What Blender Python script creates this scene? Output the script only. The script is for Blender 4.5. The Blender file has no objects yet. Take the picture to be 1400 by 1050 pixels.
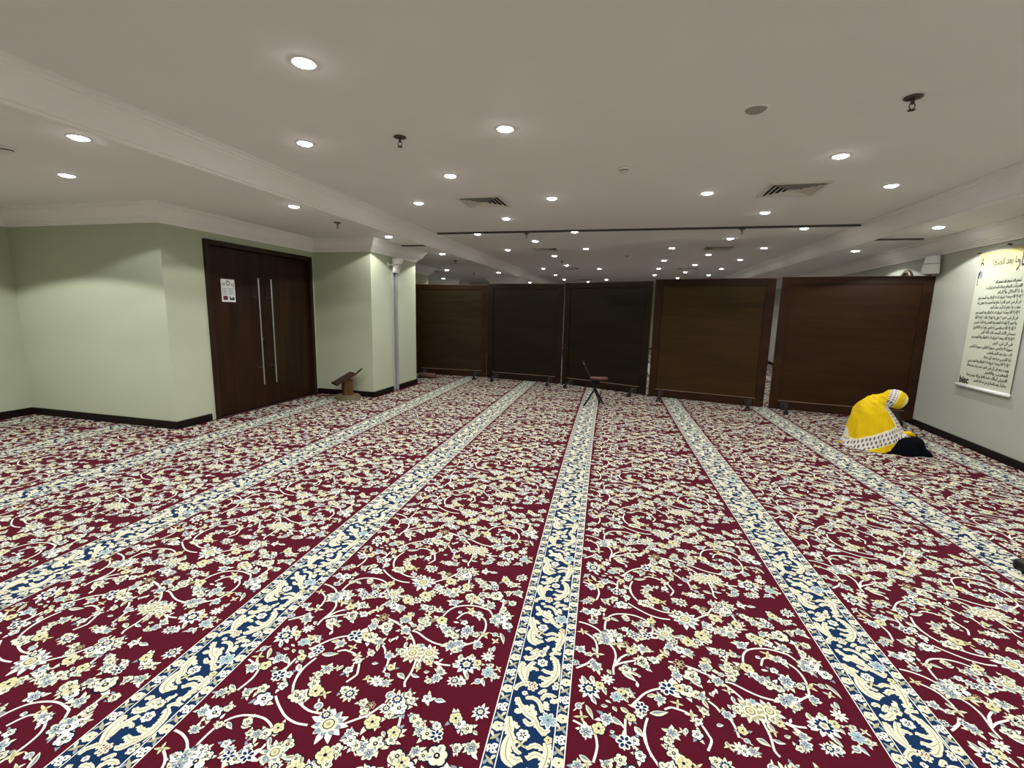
import bpy, bmesh, math, random
import numpy as np
from mathutils import Vector, Matrix

# ------------------------------------------------------------------ camera, world, exposure
SC = bpy.context.scene
C = SC.collection
CAMH = 1.30
F_PX = 625.0
cam_d = bpy.data.cameras.new('camera'); cam = bpy.data.objects.new('camera', cam_d); C.objects.link(cam)
cam_d.sensor_fit = 'HORIZONTAL'; cam_d.sensor_width = 36.0; cam_d.lens = F_PX / 1400.0 * 36.0
cam_d.clip_start = 0.05; cam_d.clip_end = 100
RT = Vector((0.9811018904803982, 0.1921504116818563, 0.022744225339233842))
UP = Vector((-0.052330654612740266, 0.15033794045545718, 0.9872487053662888))
FW = Vector((-0.18628092517375683, 0.9697817914098534, -0.15755219441919766))
cam.matrix_world = Matrix(((RT.x, UP.x, -FW.x, 0), (RT.y, UP.y, -FW.y, 0), (RT.z, UP.z, -FW.z, CAMH), (0, 0, 0, 1)))
SC.camera = cam
w = bpy.data.worlds.new('world'); SC.world = w; w.use_nodes = True
w.node_tree.nodes['Background'].inputs[0].default_value = (0.5, 0.52, 0.5, 1)
w.node_tree.nodes['Background'].inputs[1].default_value = 0.02
vs = SC.view_settings
vs.view_transform = 'Standard'; vs.look = 'None'; vs.gamma = 1.0; vs.exposure = 0.0; vs.use_curve_mapping = False
LAMP_W = 24.0            # power of one recessed downlight
LAMP_COL = (0.985, 0.995, 0.975)

TH = math.radians(3.18)   # the walls stand 3 degrees off the carpet's rows
CT, ST = math.cos(TH), math.sin(TH)
def W(a, b, z=0.0): return Vector((a * CT + b * ST, -a * ST + b * CT, z))
ROOM = -TH                # z rotation of everything squared with the walls

# ------------------------------------------------------------------ materials
def srgb(r, g, b):
    f = lambda c: (c / 12.92 if c <= 0.04045 else ((c + 0.055) / 1.055) ** 2.4)
    return tuple(f(v / 255.0) for v in (r, g, b)) + (1.0,)
def mat(name, col, rough=0.6, metal=0.0, var=0.0, scale=8.0, bump=0.0, bscale=200.0, spec=0.5, emit=None, estr=0.0, sheen=0.0, stretch=None):
    m = bpy.data.materials.new(name); m.use_nodes = True; nt = m.node_tree; n = nt.nodes; p = n['Principled BSDF']
    p.inputs['Roughness'].default_value = rough; p.inputs['Metallic'].default_value = metal
    p.inputs['Specular IOR Level'].default_value = spec
    p.inputs['Base Color'].default_value = col
    if sheen: p.inputs['Sheen Weight'].default_value = sheen
    tc = n.new('ShaderNodeTexCoord'); mp = n.new('ShaderNodeMapping'); nt.links.new(tc.outputs['Object'], mp.inputs[0])
    if stretch: mp.inputs['Scale'].default_value = stretch
    nz = n.new('ShaderNodeTexNoise'); nz.inputs['Scale'].default_value = scale; nz.inputs['Detail'].default_value = 4
    nt.links.new(mp.outputs[0], nz.inputs[0])
    mx = n.new('ShaderNodeMix'); mx.data_type = 'RGBA'
    mx.inputs[6].default_value = tuple(c * (1 - var) for c in col[:3]) + (1,)
    mx.inputs[7].default_value = tuple(min(1, c * (1 + var)) for c in col[:3]) + (1,)
    nt.links.new(nz.outputs[0], mx.inputs[0]); nt.links.new(mx.outputs[2], p.inputs['Base Color'])
    if bump:
        nb = n.new('ShaderNodeTexNoise'); nb.inputs['Scale'].default_value = bscale; nb.inputs['Detail'].default_value = 3
        nt.links.new(tc.outputs['Object'], nb.inputs[0])
        bp = n.new('ShaderNodeBump'); bp.inputs['Strength'].default_value = bump; bp.inputs['Distance'].default_value = 0.01
        nt.links.new(nb.outputs[0], bp.inputs['Height']); nt.links.new(bp.outputs[0], p.inputs['Normal'])
    if emit:
        p.inputs['Emission Color'].default_value = emit; p.inputs['Emission Strength'].default_value = estr
    return m
def wood(name, c1, c2, rough=0.4, stretch=(1, 1, 1), scale=3.0, dist=1.5, coat=0.0):
    m = bpy.data.materials.new(name); m.use_nodes = True; nt = m.node_tree; n = nt.nodes; p = n['Principled BSDF']
    tc = n.new('ShaderNodeTexCoord'); mp = n.new('ShaderNodeMapping'); mp.inputs['Scale'].default_value = stretch
    nt.links.new(tc.outputs['Object'], mp.inputs[0])
    nz = n.new('ShaderNodeTexNoise'); nz.inputs['Scale'].default_value = scale; nz.inputs['Detail'].default_value = 6; nz.inputs['Distortion'].default_value = dist
    nt.links.new(mp.outputs[0], nz.inputs[0])
    cr = n.new('ShaderNodeValToRGB'); cr.color_ramp.elements[0].position = 0.3; cr.color_ramp.elements[0].color = c1
    cr.color_ramp.elements[1].position = 0.72; cr.color_ramp.elements[1].color = c2
    nt.links.new(nz.outputs[0], cr.inputs[0]); nt.links.new(cr.outputs[0], p.inputs['Base Color'])
    p.inputs['Roughness'].default_value = rough; p.inputs['Coat Weight'].default_value = coat; p.inputs['Specular IOR Level'].default_value = 0.16
    return m
M = {}
M['ceiling'] = mat('ceiling_paint', (0.755, 0.735, 0.735, 1), 0.9, var=0.03, scale=3, bump=0.05, bscale=90)
M['trim'] = mat('cornice_plaster', (0.82, 0.80, 0.79, 1), 0.7, var=0.02)
M['wall'] = mat('sage_wall_paint', (0.42, 0.45, 0.325, 1), 0.75, var=0.03, scale=2, bump=0.04, bscale=120)
M['wall_r'] = mat('grey_wall_paint', (0.42, 0.425, 0.37, 1), 0.75, var=0.03, scale=2, bump=0.04, bscale=120)
M['base'] = mat('dark_skirting_wood', (0.007, 0.0035, 0.003, 1), 0.5, var=0.2, spec=0.15)
M['slab'] = mat('floor_screed', (0.3, 0.29, 0.27, 1), 0.9, var=0.1)
M['slot'] = mat('track_dark_metal', (0.05, 0.045, 0.04, 1), 0.6)  # dark metal of the folding wall's tracks
M['steel'] = mat('brushed_steel', (0.55, 0.55, 0.55, 1), 0.3, 1.0)
M['alu'] = mat('aluminium_channel', (0.55, 0.57, 0.55, 1), 0.4, 0.6)
M['door'] = wood('door_walnut', (0.012, 0.0055, 0.002, 1), (0.030, 0.012, 0.0045, 1), 0.42, (6, 6, 0.5), 2.0, 0.6)
M['doorframe'] = wood('door_frame_wood', (0.016, 0.008, 0.005, 1), (0.03, 0.014, 0.008, 1), 0.4, (6, 6, 0.5), 2.0)
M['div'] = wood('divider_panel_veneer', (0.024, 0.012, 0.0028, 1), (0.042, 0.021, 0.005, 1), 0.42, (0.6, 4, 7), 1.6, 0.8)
M['div_dark_reflection'] = wood('divider_veneer_painted_reflection', (0.006, 0.0035, 0.001, 1), (0.013, 0.007, 0.002, 1), 0.42, (0.6, 4, 7), 1.6, 0.8)  # darkened copy: the dark area this veneer reflects is put into its colour
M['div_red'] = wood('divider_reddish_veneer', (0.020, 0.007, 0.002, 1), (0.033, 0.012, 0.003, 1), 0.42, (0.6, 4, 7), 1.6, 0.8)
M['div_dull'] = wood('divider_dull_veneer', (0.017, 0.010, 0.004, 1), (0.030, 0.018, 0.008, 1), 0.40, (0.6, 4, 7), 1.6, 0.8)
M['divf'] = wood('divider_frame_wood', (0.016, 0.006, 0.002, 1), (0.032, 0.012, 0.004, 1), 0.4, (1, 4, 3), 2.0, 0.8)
M['divf_dark_reflection'] = wood('divider_frame_painted_reflection', (0.008, 0.0035, 0.0013, 1), (0.016, 0.007, 0.0025, 1), 0.4, (1, 4, 3), 2.0, 0.8)  # frame wood darkened the same way, a dark reflection painted in
M['mould'] = wood('divider_bead_wood', (0.13, 0.095, 0.065, 1), (0.22, 0.16, 0.11, 1), 0.35, (1, 1, 1), 5)
M['black'] = mat('black_plastic', (0.006, 0.006, 0.006, 1), 0.5, spec=0.25)
M['foot'] = mat('dark_cast_metal', (0.03, 0.028, 0.026, 1), 0.45, 0.3)
M['white'] = mat('white_enamel', (0.78, 0.78, 0.76, 1), 0.4)
M['lamp'] = mat('lit_lamp_lens', (0.9, 0.9, 0.9, 1), 0.4, emit=(1.0, 0.99, 0.93, 1), estr=75.0)
M['lamp_b'] = mat('lit_cool_lamp_lens', (0.9, 0.9, 0.9, 1), 0.4, emit=(0.86, 0.88, 1.0, 1), estr=45.0)
M['lens_off'] = mat('unlit_lamp_lens', (0.55, 0.54, 0.52, 1), 0.3)
M['grille'] = mat('speaker_grille', (0.30, 0.29, 0.27, 1), 0.6)
M['bronze'] = mat('sprinkler_bronze', (0.09, 0.075, 0.06, 1), 0.4, 0.8)
M['ventw'] = mat('vent_enamel', (0.62, 0.60, 0.56, 1), 0.5)
M['ventd'] = mat('vent_throat', (0.015, 0.015, 0.015, 1), 0.8)
M['paper'] = mat('notice_paper', (0.72, 0.72, 0.70, 1), 0.5)
M['ink'] = mat('black_ink', (0.015, 0.013, 0.01, 1), 0.6)
M['inkg'] = mat('grey_ink', (0.22, 0.25, 0.25, 1), 0.6)
M['inkr'] = mat('maroon_ink', (0.08, 0.015, 0.015, 1), 0.6)
M['banner_y'] = mat('banner_yellow_trim', (0.55, 0.48, 0.19, 1), 0.5, var=0.12, scale=5)
M['banner_g'] = mat('banner_yellow_wash', (0.60, 0.52, 0.20, 1), 0.5, var=0.05)
nt_g = M['banner_g'].node_tree; sx_ = nt_g.nodes.new('ShaderNodeSeparateXYZ'); tc_ = nt_g.nodes.new('ShaderNodeTexCoord'); cr_ = nt_g.nodes.new('ShaderNodeValToRGB')
nt_g.links.new(tc_.outputs['Object'], sx_.inputs[0]); mr_ = nt_g.nodes.new('ShaderNodeMapRange'); mr_.inputs[1].default_value = 1.74; mr_.inputs[2].default_value = 1.99
nt_g.links.new(sx_.outputs[2], mr_.inputs[0]); nt_g.links.new(mr_.outputs[0], cr_.inputs[0]); cr_.color_ramp.elements[0].color = (0.60, 0.63, 0.50, 1); cr_.color_ramp.elements[1].color = (0.58, 0.50, 0.17, 1)
nt_g.links.new(cr_.outputs[0], nt_g.nodes['Principled BSDF'].inputs['Base Color'])
M['banner'] = mat('banner_pale_vinyl', (0.60, 0.63, 0.50, 1), 0.5, var=0.05, scale=4)
M['inkb'] = mat('blue_grey_ink', (0.22, 0.27, 0.40, 1), 0.6)
M['inkw'] = mat('white_ink', (0.75, 0.78, 0.78, 1), 0.6)
M['lectern'] = wood('lectern_wood', (0.075, 0.032, 0.012, 1), (0.13, 0.06, 0.025, 1), 0.45, (5, 5, 0.8), 3)
M['lectop'] = wood('lectern_top_wood', (0.028, 0.010, 0.006, 1), (0.05, 0.018, 0.010, 1), 0.5, (3, 3, 3), 3)
M['lecbase'] = wood('lectern_base_wood', (0.13, 0.10, 0.06, 1), (0.22, 0.17, 0.10, 1), 0.4, (2, 2, 2), 3)
M['seatred'] = mat('brown_red_seat', (0.10, 0.032, 0.020, 1), 0.5, var=0.2)
M['matroll'] = mat('rolled_mat_fabric', (0.10, 0.05, 0.035, 1), 0.9, var=0.3, scale=40)
M['cloth_y'] = mat('yellow_cloth', (0.66, 0.44, 0.003, 1), 0.85, var=0.12, scale=14, bump=0.6, bscale=24, spec=0.2)
M['cloth_py'] = mat('pale_yellow_cloth', (0.74, 0.68, 0.30, 1), 0.8, var=0.08, scale=20)
M['cloth_w'] = mat('white_cloth', (0.66, 0.62, 0.58, 1), 0.8, var=0.06, scale=20)
M['cloth_m'] = mat('brown_block_print', (0.13, 0.085, 0.085, 1), 0.8, var=0.2, scale=60)
M['skirt'] = mat('black_cloth', (0.0025, 0.003, 0.0045, 1), 0.95, spec=0.05)
M['skin'] = mat('skin', (0.42, 0.25, 0.17, 1), 0.5)
M['clock'] = mat('clock_rim_wood', (0.16, 0.12, 0.07, 1), 0.4)
M['clockf'] = mat('clock_face_dark', (0.03, 0.012, 0.010, 1), 0.4)
# carpet yarns
M['c_red'] = mat('crimson_yarn', srgb(74, 10, 27), 0.95, var=0.14, scale=35, spec=0.1)
M['c_navy'] = mat('navy_yarn', srgb(14, 40, 74), 0.95, var=0.15, scale=60, spec=0.1)
M['c_cream'] = mat('cream_yarn', srgb(208, 205, 183), 0.95, var=0.06, scale=60, spec=0.1)
M['c_white'] = mat('white_yarn', srgb(220, 219, 208), 0.95, var=0.04, scale=60, spec=0.1)
M['c_slate'] = mat('slate_blue_yarn', srgb(128, 142, 150), 0.95, var=0.12, scale=60, spec=0.1)
M['c_sky'] = mat('sky_blue_yarn', srgb(136, 162, 168), 0.95, var=0.1, scale=60, spec=0.1)
M['c_tan'] = mat('tan_yarn', srgb(160, 154, 122), 0.95, var=0.12, scale=60, spec=0.1)
M['c_yellow'] = mat('straw_yarn', srgb(200, 194, 152), 0.95, var=0.08, scale=60, spec=0.1)
M['c_rust'] = mat('rust_yarn', srgb(120, 50, 40), 0.95, var=0.1, scale=60, spec=0.1)
M['c_dark'] = mat('dark_navy_yarn', srgb(20, 24, 38), 0.95, var=0.1, scale=60, spec=0.1)

# ------------------------------------------------------------------ helpers
def obj(name, bm, m, parent=None, smooth=False):
    me = bpy.data.meshes.new(name)
    bmesh.ops.recalc_face_normals(bm, faces=bm.faces)
    bm.to_mesh(me); bm.free()
    for mm in (m if isinstance(m, (list, tuple)) else [m]): me.materials.append(mm)
    if smooth: me.shade_smooth()
    o = bpy.data.objects.new(name, me); C.objects.link(o)
    if parent: o.parent = parent
    return o
def tag(o, label, cat, group=None):
    o['label'] = label; o['category'] = cat
    if group: o['group'] = group
    return o
def thing(name, label, cat, loc=(0, 0, 0), rot=(0, 0, 0), group=None):
    o = bpy.data.objects.new(name, None); C.objects.link(o); o.empty_display_size = 0.1
    o.location = loc; o.rotation_euler = rot
    return tag(o, label, cat, group)
def struct(name, bm, m, rot=True, smooth=False):
    o = obj(name, bm, m, None, smooth); o['kind'] = 'structure'
    if rot: o.rotation_euler = (0, 0, ROOM)
    return o
def box(bm, x0, x1, y0, y1, z0, z1, mi=0, bev=0.0):
    r = bmesh.ops.create_cube(bm, size=1.0)
    v = r['verts']
    bmesh.ops.scale(bm, vec=(x1 - x0, y1 - y0, z1 - z0), verts=v)
    bmesh.ops.translate(bm, vec=((x0 + x1) / 2, (y0 + y1) / 2, (z0 + z1) / 2), verts=v)
    fs = set(f for q in v for f in q.link_faces)
    for f in fs: f.material_index = mi
    if bev:
        es = list(set(e for q in v for e in q.link_edges))
        bmesh.ops.bevel(bm, geom=es, offset=bev, segments=2, affect='EDGES', profile=0.6)
    return v
def bx(*a, **k):
    bm = bmesh.new(); box(bm, *a, **k); return bm
def tube(bm, pts, r, seg=10, mi=0, caps=True):
    pts = [Vector(p) for p in pts]; n = len(pts); rs = r if isinstance(r, (list, tuple)) else [r] * n
    rings = []
    up = Vector((0, 0, 1))
    t0 = (pts[1] - pts[0]).normalized()
    x = t0.cross(up if abs(t0.z) < 0.9 else Vector((1, 0, 0))).normalized()
    for i, p in enumerate(pts):
        t = (pts[min(i + 1, n - 1)] - pts[max(i - 1, 0)]).normalized()
        x = (x - t * x.dot(t)).normalized(); y = t.cross(x)
        rings.append([bm.verts.new(p + (x * math.cos(2 * math.pi * k / seg) + y * math.sin(2 * math.pi * k / seg)) * rs[i]) for k in range(seg)])
    for i in range(n - 1):
        for k in range(seg):
            f = bm.faces.new((rings[i][k], rings[i][(k + 1) % seg], rings[i + 1][(k + 1) % seg], rings[i + 1][k])); f.material_index = mi
    if caps:
        bm.faces.new(rings[0]).material_index = mi; bm.faces.new(rings[-1]).material_index = mi
def lathe(bm, prof, seg=24, mi=0, z0=0.0, cx=0.0, cy=0.0):
    rings = []
    for r, z in prof:
        if r < 1e-6: rings.append([bm.verts.new((cx, cy, z + z0))])
        else: rings.append([bm.verts.new((cx + r * math.cos(2 * math.pi * k / seg), cy + r * math.sin(2 * math.pi * k / seg), z + z0)) for k in range(seg)])
    for a, b in zip(rings, rings[1:]):
        for k in range(seg):
            if len(a) == 1 and len(b) == 1: continue
            if len(a) == 1: vs_ = (a[0], b[k], b[(k + 1) % seg])
            elif len(b) == 1: vs_ = (a[k], b[0], a[(k + 1) % seg])
            else: vs_ = (a[k], b[k], b[(k + 1) % seg], a[(k + 1) % seg])
            bm.faces.new(vs_).material_index = mi
def prism(bm, poly, z0, z1, mi=0):
    lo = [bm.verts.new((x, y, z0)) for x, y in poly]; hi = [bm.verts.new((x, y, z1)) for x, y in poly]
    n = len(poly)
    bm.faces.new(lo[::-1]).material_index = mi; bm.faces.new(hi).material_index = mi
    for i in range(n): bm.faces.new((lo[i], lo[(i + 1) % n], hi[(i + 1) % n], hi[i])).material_index = mi
def sweep(bm, path, prof, closed=False, mi=0):
    """prof points (offset to the right of the path, z) swept along a plan path with mitred corners"""
    n = len(path); rings = []
    for i in range(n):
        p = Vector(path[i])
        dp = (Vector(path[i]) - Vector(path[i - 1])).normalized() if (i > 0 or closed) else None
        dn = (Vector(path[(i + 1) % n]) - p).normalized() if (i < n - 1 or closed) else None
        if dp is None: dp = dn
        if dn is None: dn = dp
        n1 = Vector((dp.y, -dp.x)); n2 = Vector((dn.y, -dn.x)); mm = (n1 + n2).normalized(); k = 1 / max(0.2, mm.dot(n1))
        rings.append([bm.verts.new((p.x + mm.x * o * k, p.y + mm.y * o * k, z)) for o, z in prof])
    q = len(prof)
    for i in range(n if closed else n - 1):
        A, B = rings[i], rings[(i + 1) % n]
        for k in range(q): bm.faces.new((A[k], A[(k + 1) % q], B[(k + 1) % q], B[k])).material_index = mi
    if not closed:
        bm.faces.new(rings[0]); bm.faces.new(rings[-1])
def copy_thing(root, loc=None, rot=None, label=None, group=None):
    r = root.copy(); C.objects.link(r)
    if loc is not None: r.location = loc
    if rot is not None: r.rotation_euler = rot
    if label: r['label'] = label
    if group: r['group'] = group
    for ch in list(root.children):
        c = ch.copy(); C.objects.link(c); c.parent = r
        for g in list(ch.children):
            d = g.copy(); C.objects.link(d); d.parent = c
    return r

VINES="-22,18 4,8 25,-6|143,-18 142,18 145,60|142,23 125,45 105,58|171,121 192,149 216,178 244,199 270,211|217,-57 209,-32 200,-2 204,38 216,79|275,125 298,138 322,135 342,130 355,121|112,241 111,268 116,297 121,322|117,285 145,306 195,329 248,346|121,293 139,326|-24,242 3,262 30,287 37,303|318,352 378,343 409,334 431,327|382,342 419,327 459,311 481,296 525,293 550,281 582,263 620,249 666,244|489,289 512,269 536,241 550,216|427,193 447,174 461,148 477,140 486,121 491,94 492,68|383,95 393,73 400,54 404,36 386,0|581,163 587,129 590,96 589,76 586,44 595,25|650,157 671,147 688,134 704,117 707,105|659,159 684,150 717,152|719,246 750,272 780,295 789,326 795,357 793,392 782,422 758,445 730,459|-27,504 5,498 40,482 68,457 84,441|85,446 81,481 85,530 100,567 129,590 165,599 204,599 235,589 258,575|279,542 276,510 266,477|100,396 116,371 122,336 117,301 115,283|117,288 137,327 166,355|0,442 28,423 45,398 53,353|-12,255 15,274 36,304|187,681 208,662 239,639 273,618 317,605 359,606|202,809 207,756 230,710 250,690 282,673 330,654 372,652|48,773 56,728 45,674|463,630 497,657 526,681 556,729|627,710 636,678 639,651|598,408 608,446 629,478 662,497 702,506 732,505 760,498 787,490|661,406 675,439 691,453 723,458|841,573 832,519 833,474 839,445|754,501 781,493 801,467"
FLOWERS="N 26 157 33|Y 62 179 15|D 89 213 21|K 119 141 19|Y 135 166 14|W 159 176 12|W 165 163 11|S 193 213 12|S 91 115 7|Q 85 47 19|B 199 116 20|Y 162 69 15|W 193 85 12|Y 60 5 19|T 322 158 14|B 298 217 27|Y 339 226 18|W 360 222 25|W 392 209 17|Q 265 165 17|O 356 346 21|W 328 318 13|Q 339 286 18|W 392 294 26|W 222 320 21|W 266 345 16|T 361 122 18|W 377 100 13|W 365 50 16|Q 287 40 17|T 320 52 11|W 272 10 14|Q 51 261 17|B -29 269 12|G -6 75 13|T 5 37 15|W 157 273 21|B 34 283 11|Q 451 353 22|W 406 275 14|W 535 371 16|W 552 347 16|O 565 373 11|G 501 327 11|Q 480 291 20|W 534 317 16|T 508 251 13|S 454 231 11|S 465 242 10|Q 406 208 16|W 405 144 14|Q 476 147 16|Y 510 95 14|P 557 180 37|P 620 193 34|K 576 222 12|W 516 178 16|W 620 161 14|Y 636 150 14|T 607 113 12|S 676 168 9|Y 603 382 22|W 620 349 16|Q 640 331 19|W 659 314 21|W 686 303 17|Q 726 346 25|W 700 390 14|S 666 384 11|Q 689 251 24|Q 713 268 17|W 710 228 14|T 799 336 20|W 766 329 15|Q 790 277 16|Q 692 115 14|Q 688 85 17|W 666 67 12|D 484 28 20|W 495 21 14|Q 520 26 14|G 511 59 9|T 452 30 13|Q 822 431 22|W 849 442 22|W 880 409 21|W 868 465 18|G 841 346 12|T 853 311 15|N 775 170 36|Y 812 185 15|D 843 224 22|K 862 149 22|W 885 137 12|T 894 175 12|G 835 104 13|N 755 87 18|W 779 89 15|W 865 183 11|Q 20 770 19|Q 0 654 16|T 26 663 15|B 138 760 22|W 169 771 15|W 182 724 16|W 86 671 15|W 124 698 17|W 157 662 24|Q 2 579 16|W 42 582 23|W 71 606 13|S 78 576 8|Q 31 518 15|W 92 548 12|W 169 577 14|Q 74 439 21|Q 84 411 21|W 54 434 15|W 108 467 15|W 121 434 25|W 138 453 16|T 130 403 20|O 163 415 10|T -10 445 15|T 52 330 18|W 23 323 11|Q -13 342 15|Q 40 275 13|Y 182 377 18|W 204 396 14|Q 223 398 16|W 245 396 12|W 162 499 13|Q 185 484 13|B 199 467 17|W 225 463 17|B 251 479 19|W 235 500 13|Y 277 577 17|W 253 552 17|Q 228 546 15|W 204 543 11|P 322 505 33|W 342 535 18|N 352 467 17|W 368 424 21|Q 332 434 16|S 378 390 8|T 307 387 20|T 289 365 14|W 221 337 18|W 282 754 18|Y 306 727 22|T 342 723 14|W 255 697 22|W 272 689 15|G 349 676 15|N 425 742 23|W 401 753 16|P 422 623 46|N 395 651 21|G 562 764 15|N 592 756 24|W 620 781 14|N 572 715 17|W 613 725 23|W 592 696 15|W 640 761 14|W 690 779 16|Y 552 659 23|T 571 644 14|Q 503 609 14|W 519 586 16|W 544 576 16|Q 563 575 18|W 597 593 22|Q 592 561 18|Y 635 639 19|W 638 613 15|W 677 699 16|W 695 686 16|Q 712 662 17|W 737 657 19|B 767 658 19|W 757 689 14|Y 807 728 20|W 824 710 17|W 854 700 17|N 878 768 22|Y 699 555 21|W 678 570 21|W 723 541 21|Q 724 596 15|W 791 596 30|W 753 587 15|Q 779 525 19|T 705 476 17|Q 731 455 15|W 751 447 15|Q 616 507 20|W 502 449 15|N 531 442 21|W 571 442 14|T 533 398 15|T 457 381 19|Y 410 475 21|N 446 484 18|Y 471 529 25|W 493 554 16|W 492 504 14|W 395 501 14|Q 401 422 15|W 488 720 14|O 519 715 13|W 507 689 14|Q 883 642 19|W 841 633 14|T 841 558 10|W 873 561 16|W 842 512 14|Q 831 460 16|T 861 485 15|T 878 471 14"
LEAVES="143 256 191 225 8|171 267 210 253 5|149 172 166 192 5|139 149 159 126 5|34 126 52 95 6|66 94 90 96 4|104 99 118 81 4|16 87 42 34 6|99 57 131 32 6|130 101 160 81 7|172 38 198 4 8|224 99 286 116 8|271 241 284 222 6|334 67 330 42 4|89 260 102 238 6|72 175 85 141 6|-2 211 13 166 7|32 218 39 185 7|197 255 210 253 4|222 167 257 179 6|229 317 236 286 7|390 276 403 257 7|487 191 511 169 6|529 204 535 182 6|438 232 450 214 5|432 97 455 103 4|598 145 613 107 7|543 76 580 55 8|592 83 629 75 5|633 102 654 108 3|410 197 422 158 6|749 325 774 327 5|718 249 735 226 5|687 130 705 101 6|783 296 796 263 6|448 45 453 24 5|501 369 547 342 8|512 232 513 200 3|839 272 848 247 6|855 284 859 254 5|860 363 887 302 6|741 216 748 178 7|782 225 788 194 7|722 162 749 154 6|784 135 801 103 6|820 173 829 151 5|889 154 894 130 5|849 117 865 86 5|769 90 784 66 6|860 196 863 172 5|3 689 41 673 7|71 667 105 694 7|95 784 109 791 4|107 563 141 543 6|160 558 191 565 4|31 434 58 430 5|109 482 115 448 7|127 411 165 392 7|17 322 5 315 4|32 362 49 338 4|220 395 261 399 6|193 541 214 546 5|228 504 264 492 5|330 543 357 544 6|356 493 402 513 6|296 484 317 464 7|250 348 272 327 7|310 415 325 382 7|75 674 90 659 6|276 546 296 514 4|630 711 595 680 4|598 636 613 618 5|715 778 755 781 7|652 570 682 542 6|721 605 743 595 5|716 549 736 516 7|656 457 670 442 7|477 462 501 444 5|558 453 579 439 5|452 402 477 377 7|403 513 421 483 7|497 545 509 522 6|424 464 441 454 6|741 590 763 580 6|830 700 860 690 6|399 412 412 384 5|836 576 832 532 4|859 572 885 544 6|829 635 851 610 5|888 664 898 625 6|855 492 864 463 7|875 699 890 686 4"
STROKES="50,478 56,450 70,424 8|66,462 86,440 5|98,478 118,462 136,474 5|150,458 168,446 186,456 5|53,84 56,106 79,120 89,116 5|133,123 152,130 169,153 6|131,86 150,105 158,101 4|146,63 157,86 181,88 186,83 5|160,60 164,27 6|174,63 202,69 6|91,59 117,65 140,50 152,14 5|65,57 77,31 103,0 133,-17 146,-40 169,-67 6|60,56 72,30 5|63,3 87,2 6|98,32 107,10 5|116,39 121,4 5|131,17 128,-10 5|64,407 61,372 69,337 94,319 9|75,392 93,367 111,362 4|76,347 100,338 113,347 6|50,443 69,412 82,389 7|177,411 187,380 181,338 172,309 8|176,386 147,396 123,378 5|180,360 150,367 130,346 6|56,249 73,239 95,254 109,272 7|53,282 68,293 79,288 5|77,265 91,283 106,294 5|133,300 141,321 4|149,274 169,290 191,285 5|126,310 134,285 5|155,268 173,254 184,221 182,184 170,152 139,120 7|177,189 151,187 132,199 5|174,168 150,154 126,164 6|179,237 192,225 4|55,220 55,175 68,145 84,123 7|80,148 77,187 94,229 6|80,181 101,197 118,188 4|56,101 72,120 90,121 5|158,314 174,294 5|194,410 195,361 186,312 2|183,260 195,207 195,154 2"
BLOOMS="R 107 111 19|W 85 79 10|W 187 125 12|K 176 -10 28|Z 106 421 20|T 104 390 14|W 119 275 18|Z 128 229 19|Y 185 421 13|W 189 140 10|R 110 119 15"

# ------------------------------------------------------------------ the shell
ZM, ZL = 2.42, 2.25                       # main ceiling, lowered side ceilings
B0, B1 = -3.6, 18.6
LEFT = [(-6.62, B0), (-6.62, 3.66), (-4.52, 3.66), (-4.52, 5.93), (-3.58, 5.93), (-3.58, 7.34), (-4.52, 7.34), (-7.6, 7.34), (-7.6, B1)]
ar = lambda b: 3.26 + 0.045 * b
RIGHT = [(ar(B1), B1), (ar(B0), B0)]
D0, D1, DZ = 4.13, 5.88, 2.0              # door opening along the door wall
H = 2.6
wp = [(0, -0.02), (-0.16, -0.02), (-0.16, H), (0, H)]
bm = bmesh.new(); sweep(bm, LEFT[:3] + [(-4.52, D0)], wp); sweep(bm, [(-4.52, D1)] + LEFT[3:], wp)
box(bm, -4.68, -4.52, D0, D1, DZ, H)
struct('wall_left', bm, M['wall'])
bm = bmesh.new(); sweep(bm, RIGHT, wp); struct('wall_right', bm, M['wall_r'])
bm = bx(-7.76, 4.3, B1, B1 + 0.16, 0, H); struct('wall_back', bm, M['wall'])
bm = bx(-6.78, 3.4, B0 - 0.16, B0, 0, H); struct('wall_front', bm, M['wall'])
struct('floor', bx(-8.0, 4.6, B0 - 0.3, B1 + 0.3, -0.15, -0.02), M['slab'])
AL, AR_ = -3.03, 2.79
bm = bmesh.new(); box(bm, AL + 0.16, AR_ - 0.17, B0, B1, ZM, ZM + 0.1)
box(bm, -7.8, AL, B0, B1, ZL, ZL + 0.27); box(bm, AR_, 4.4, B0, B1, ZL, ZL + 0.27)
struct('ceiling', bm, M['ceiling'])
# stepped moulding between the two ceiling levels
sp = [(0.0, ZL), (0.0, ZL - 0.012), (0.030, ZL - 0.012), (0.036, ZL + 0.004), (0.050, ZL + 0.006), (0.056, ZL + 0.022), (0.066, ZL + 0.045), (0.085, ZL + 0.085),
      (0.108, ZL + 0.115), (0.124, ZL + 0.126), (0.128, ZL + 0.138), (0.145, ZL + 0.142), (0.15, ZM - 0.012), (0.185, ZM - 0.010), (0.185, ZM), (0.0, ZM)]
bm = bmesh.new(); sweep(bm, [(AL, B0), (AL, B1)], sp); struct('trim_1', bm, M['trim'])
bm = bmesh.new(); sweep(bm, [(AR_, B1), (AR_, B0)], sp); struct('trim_2', bm, M['trim'])
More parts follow.
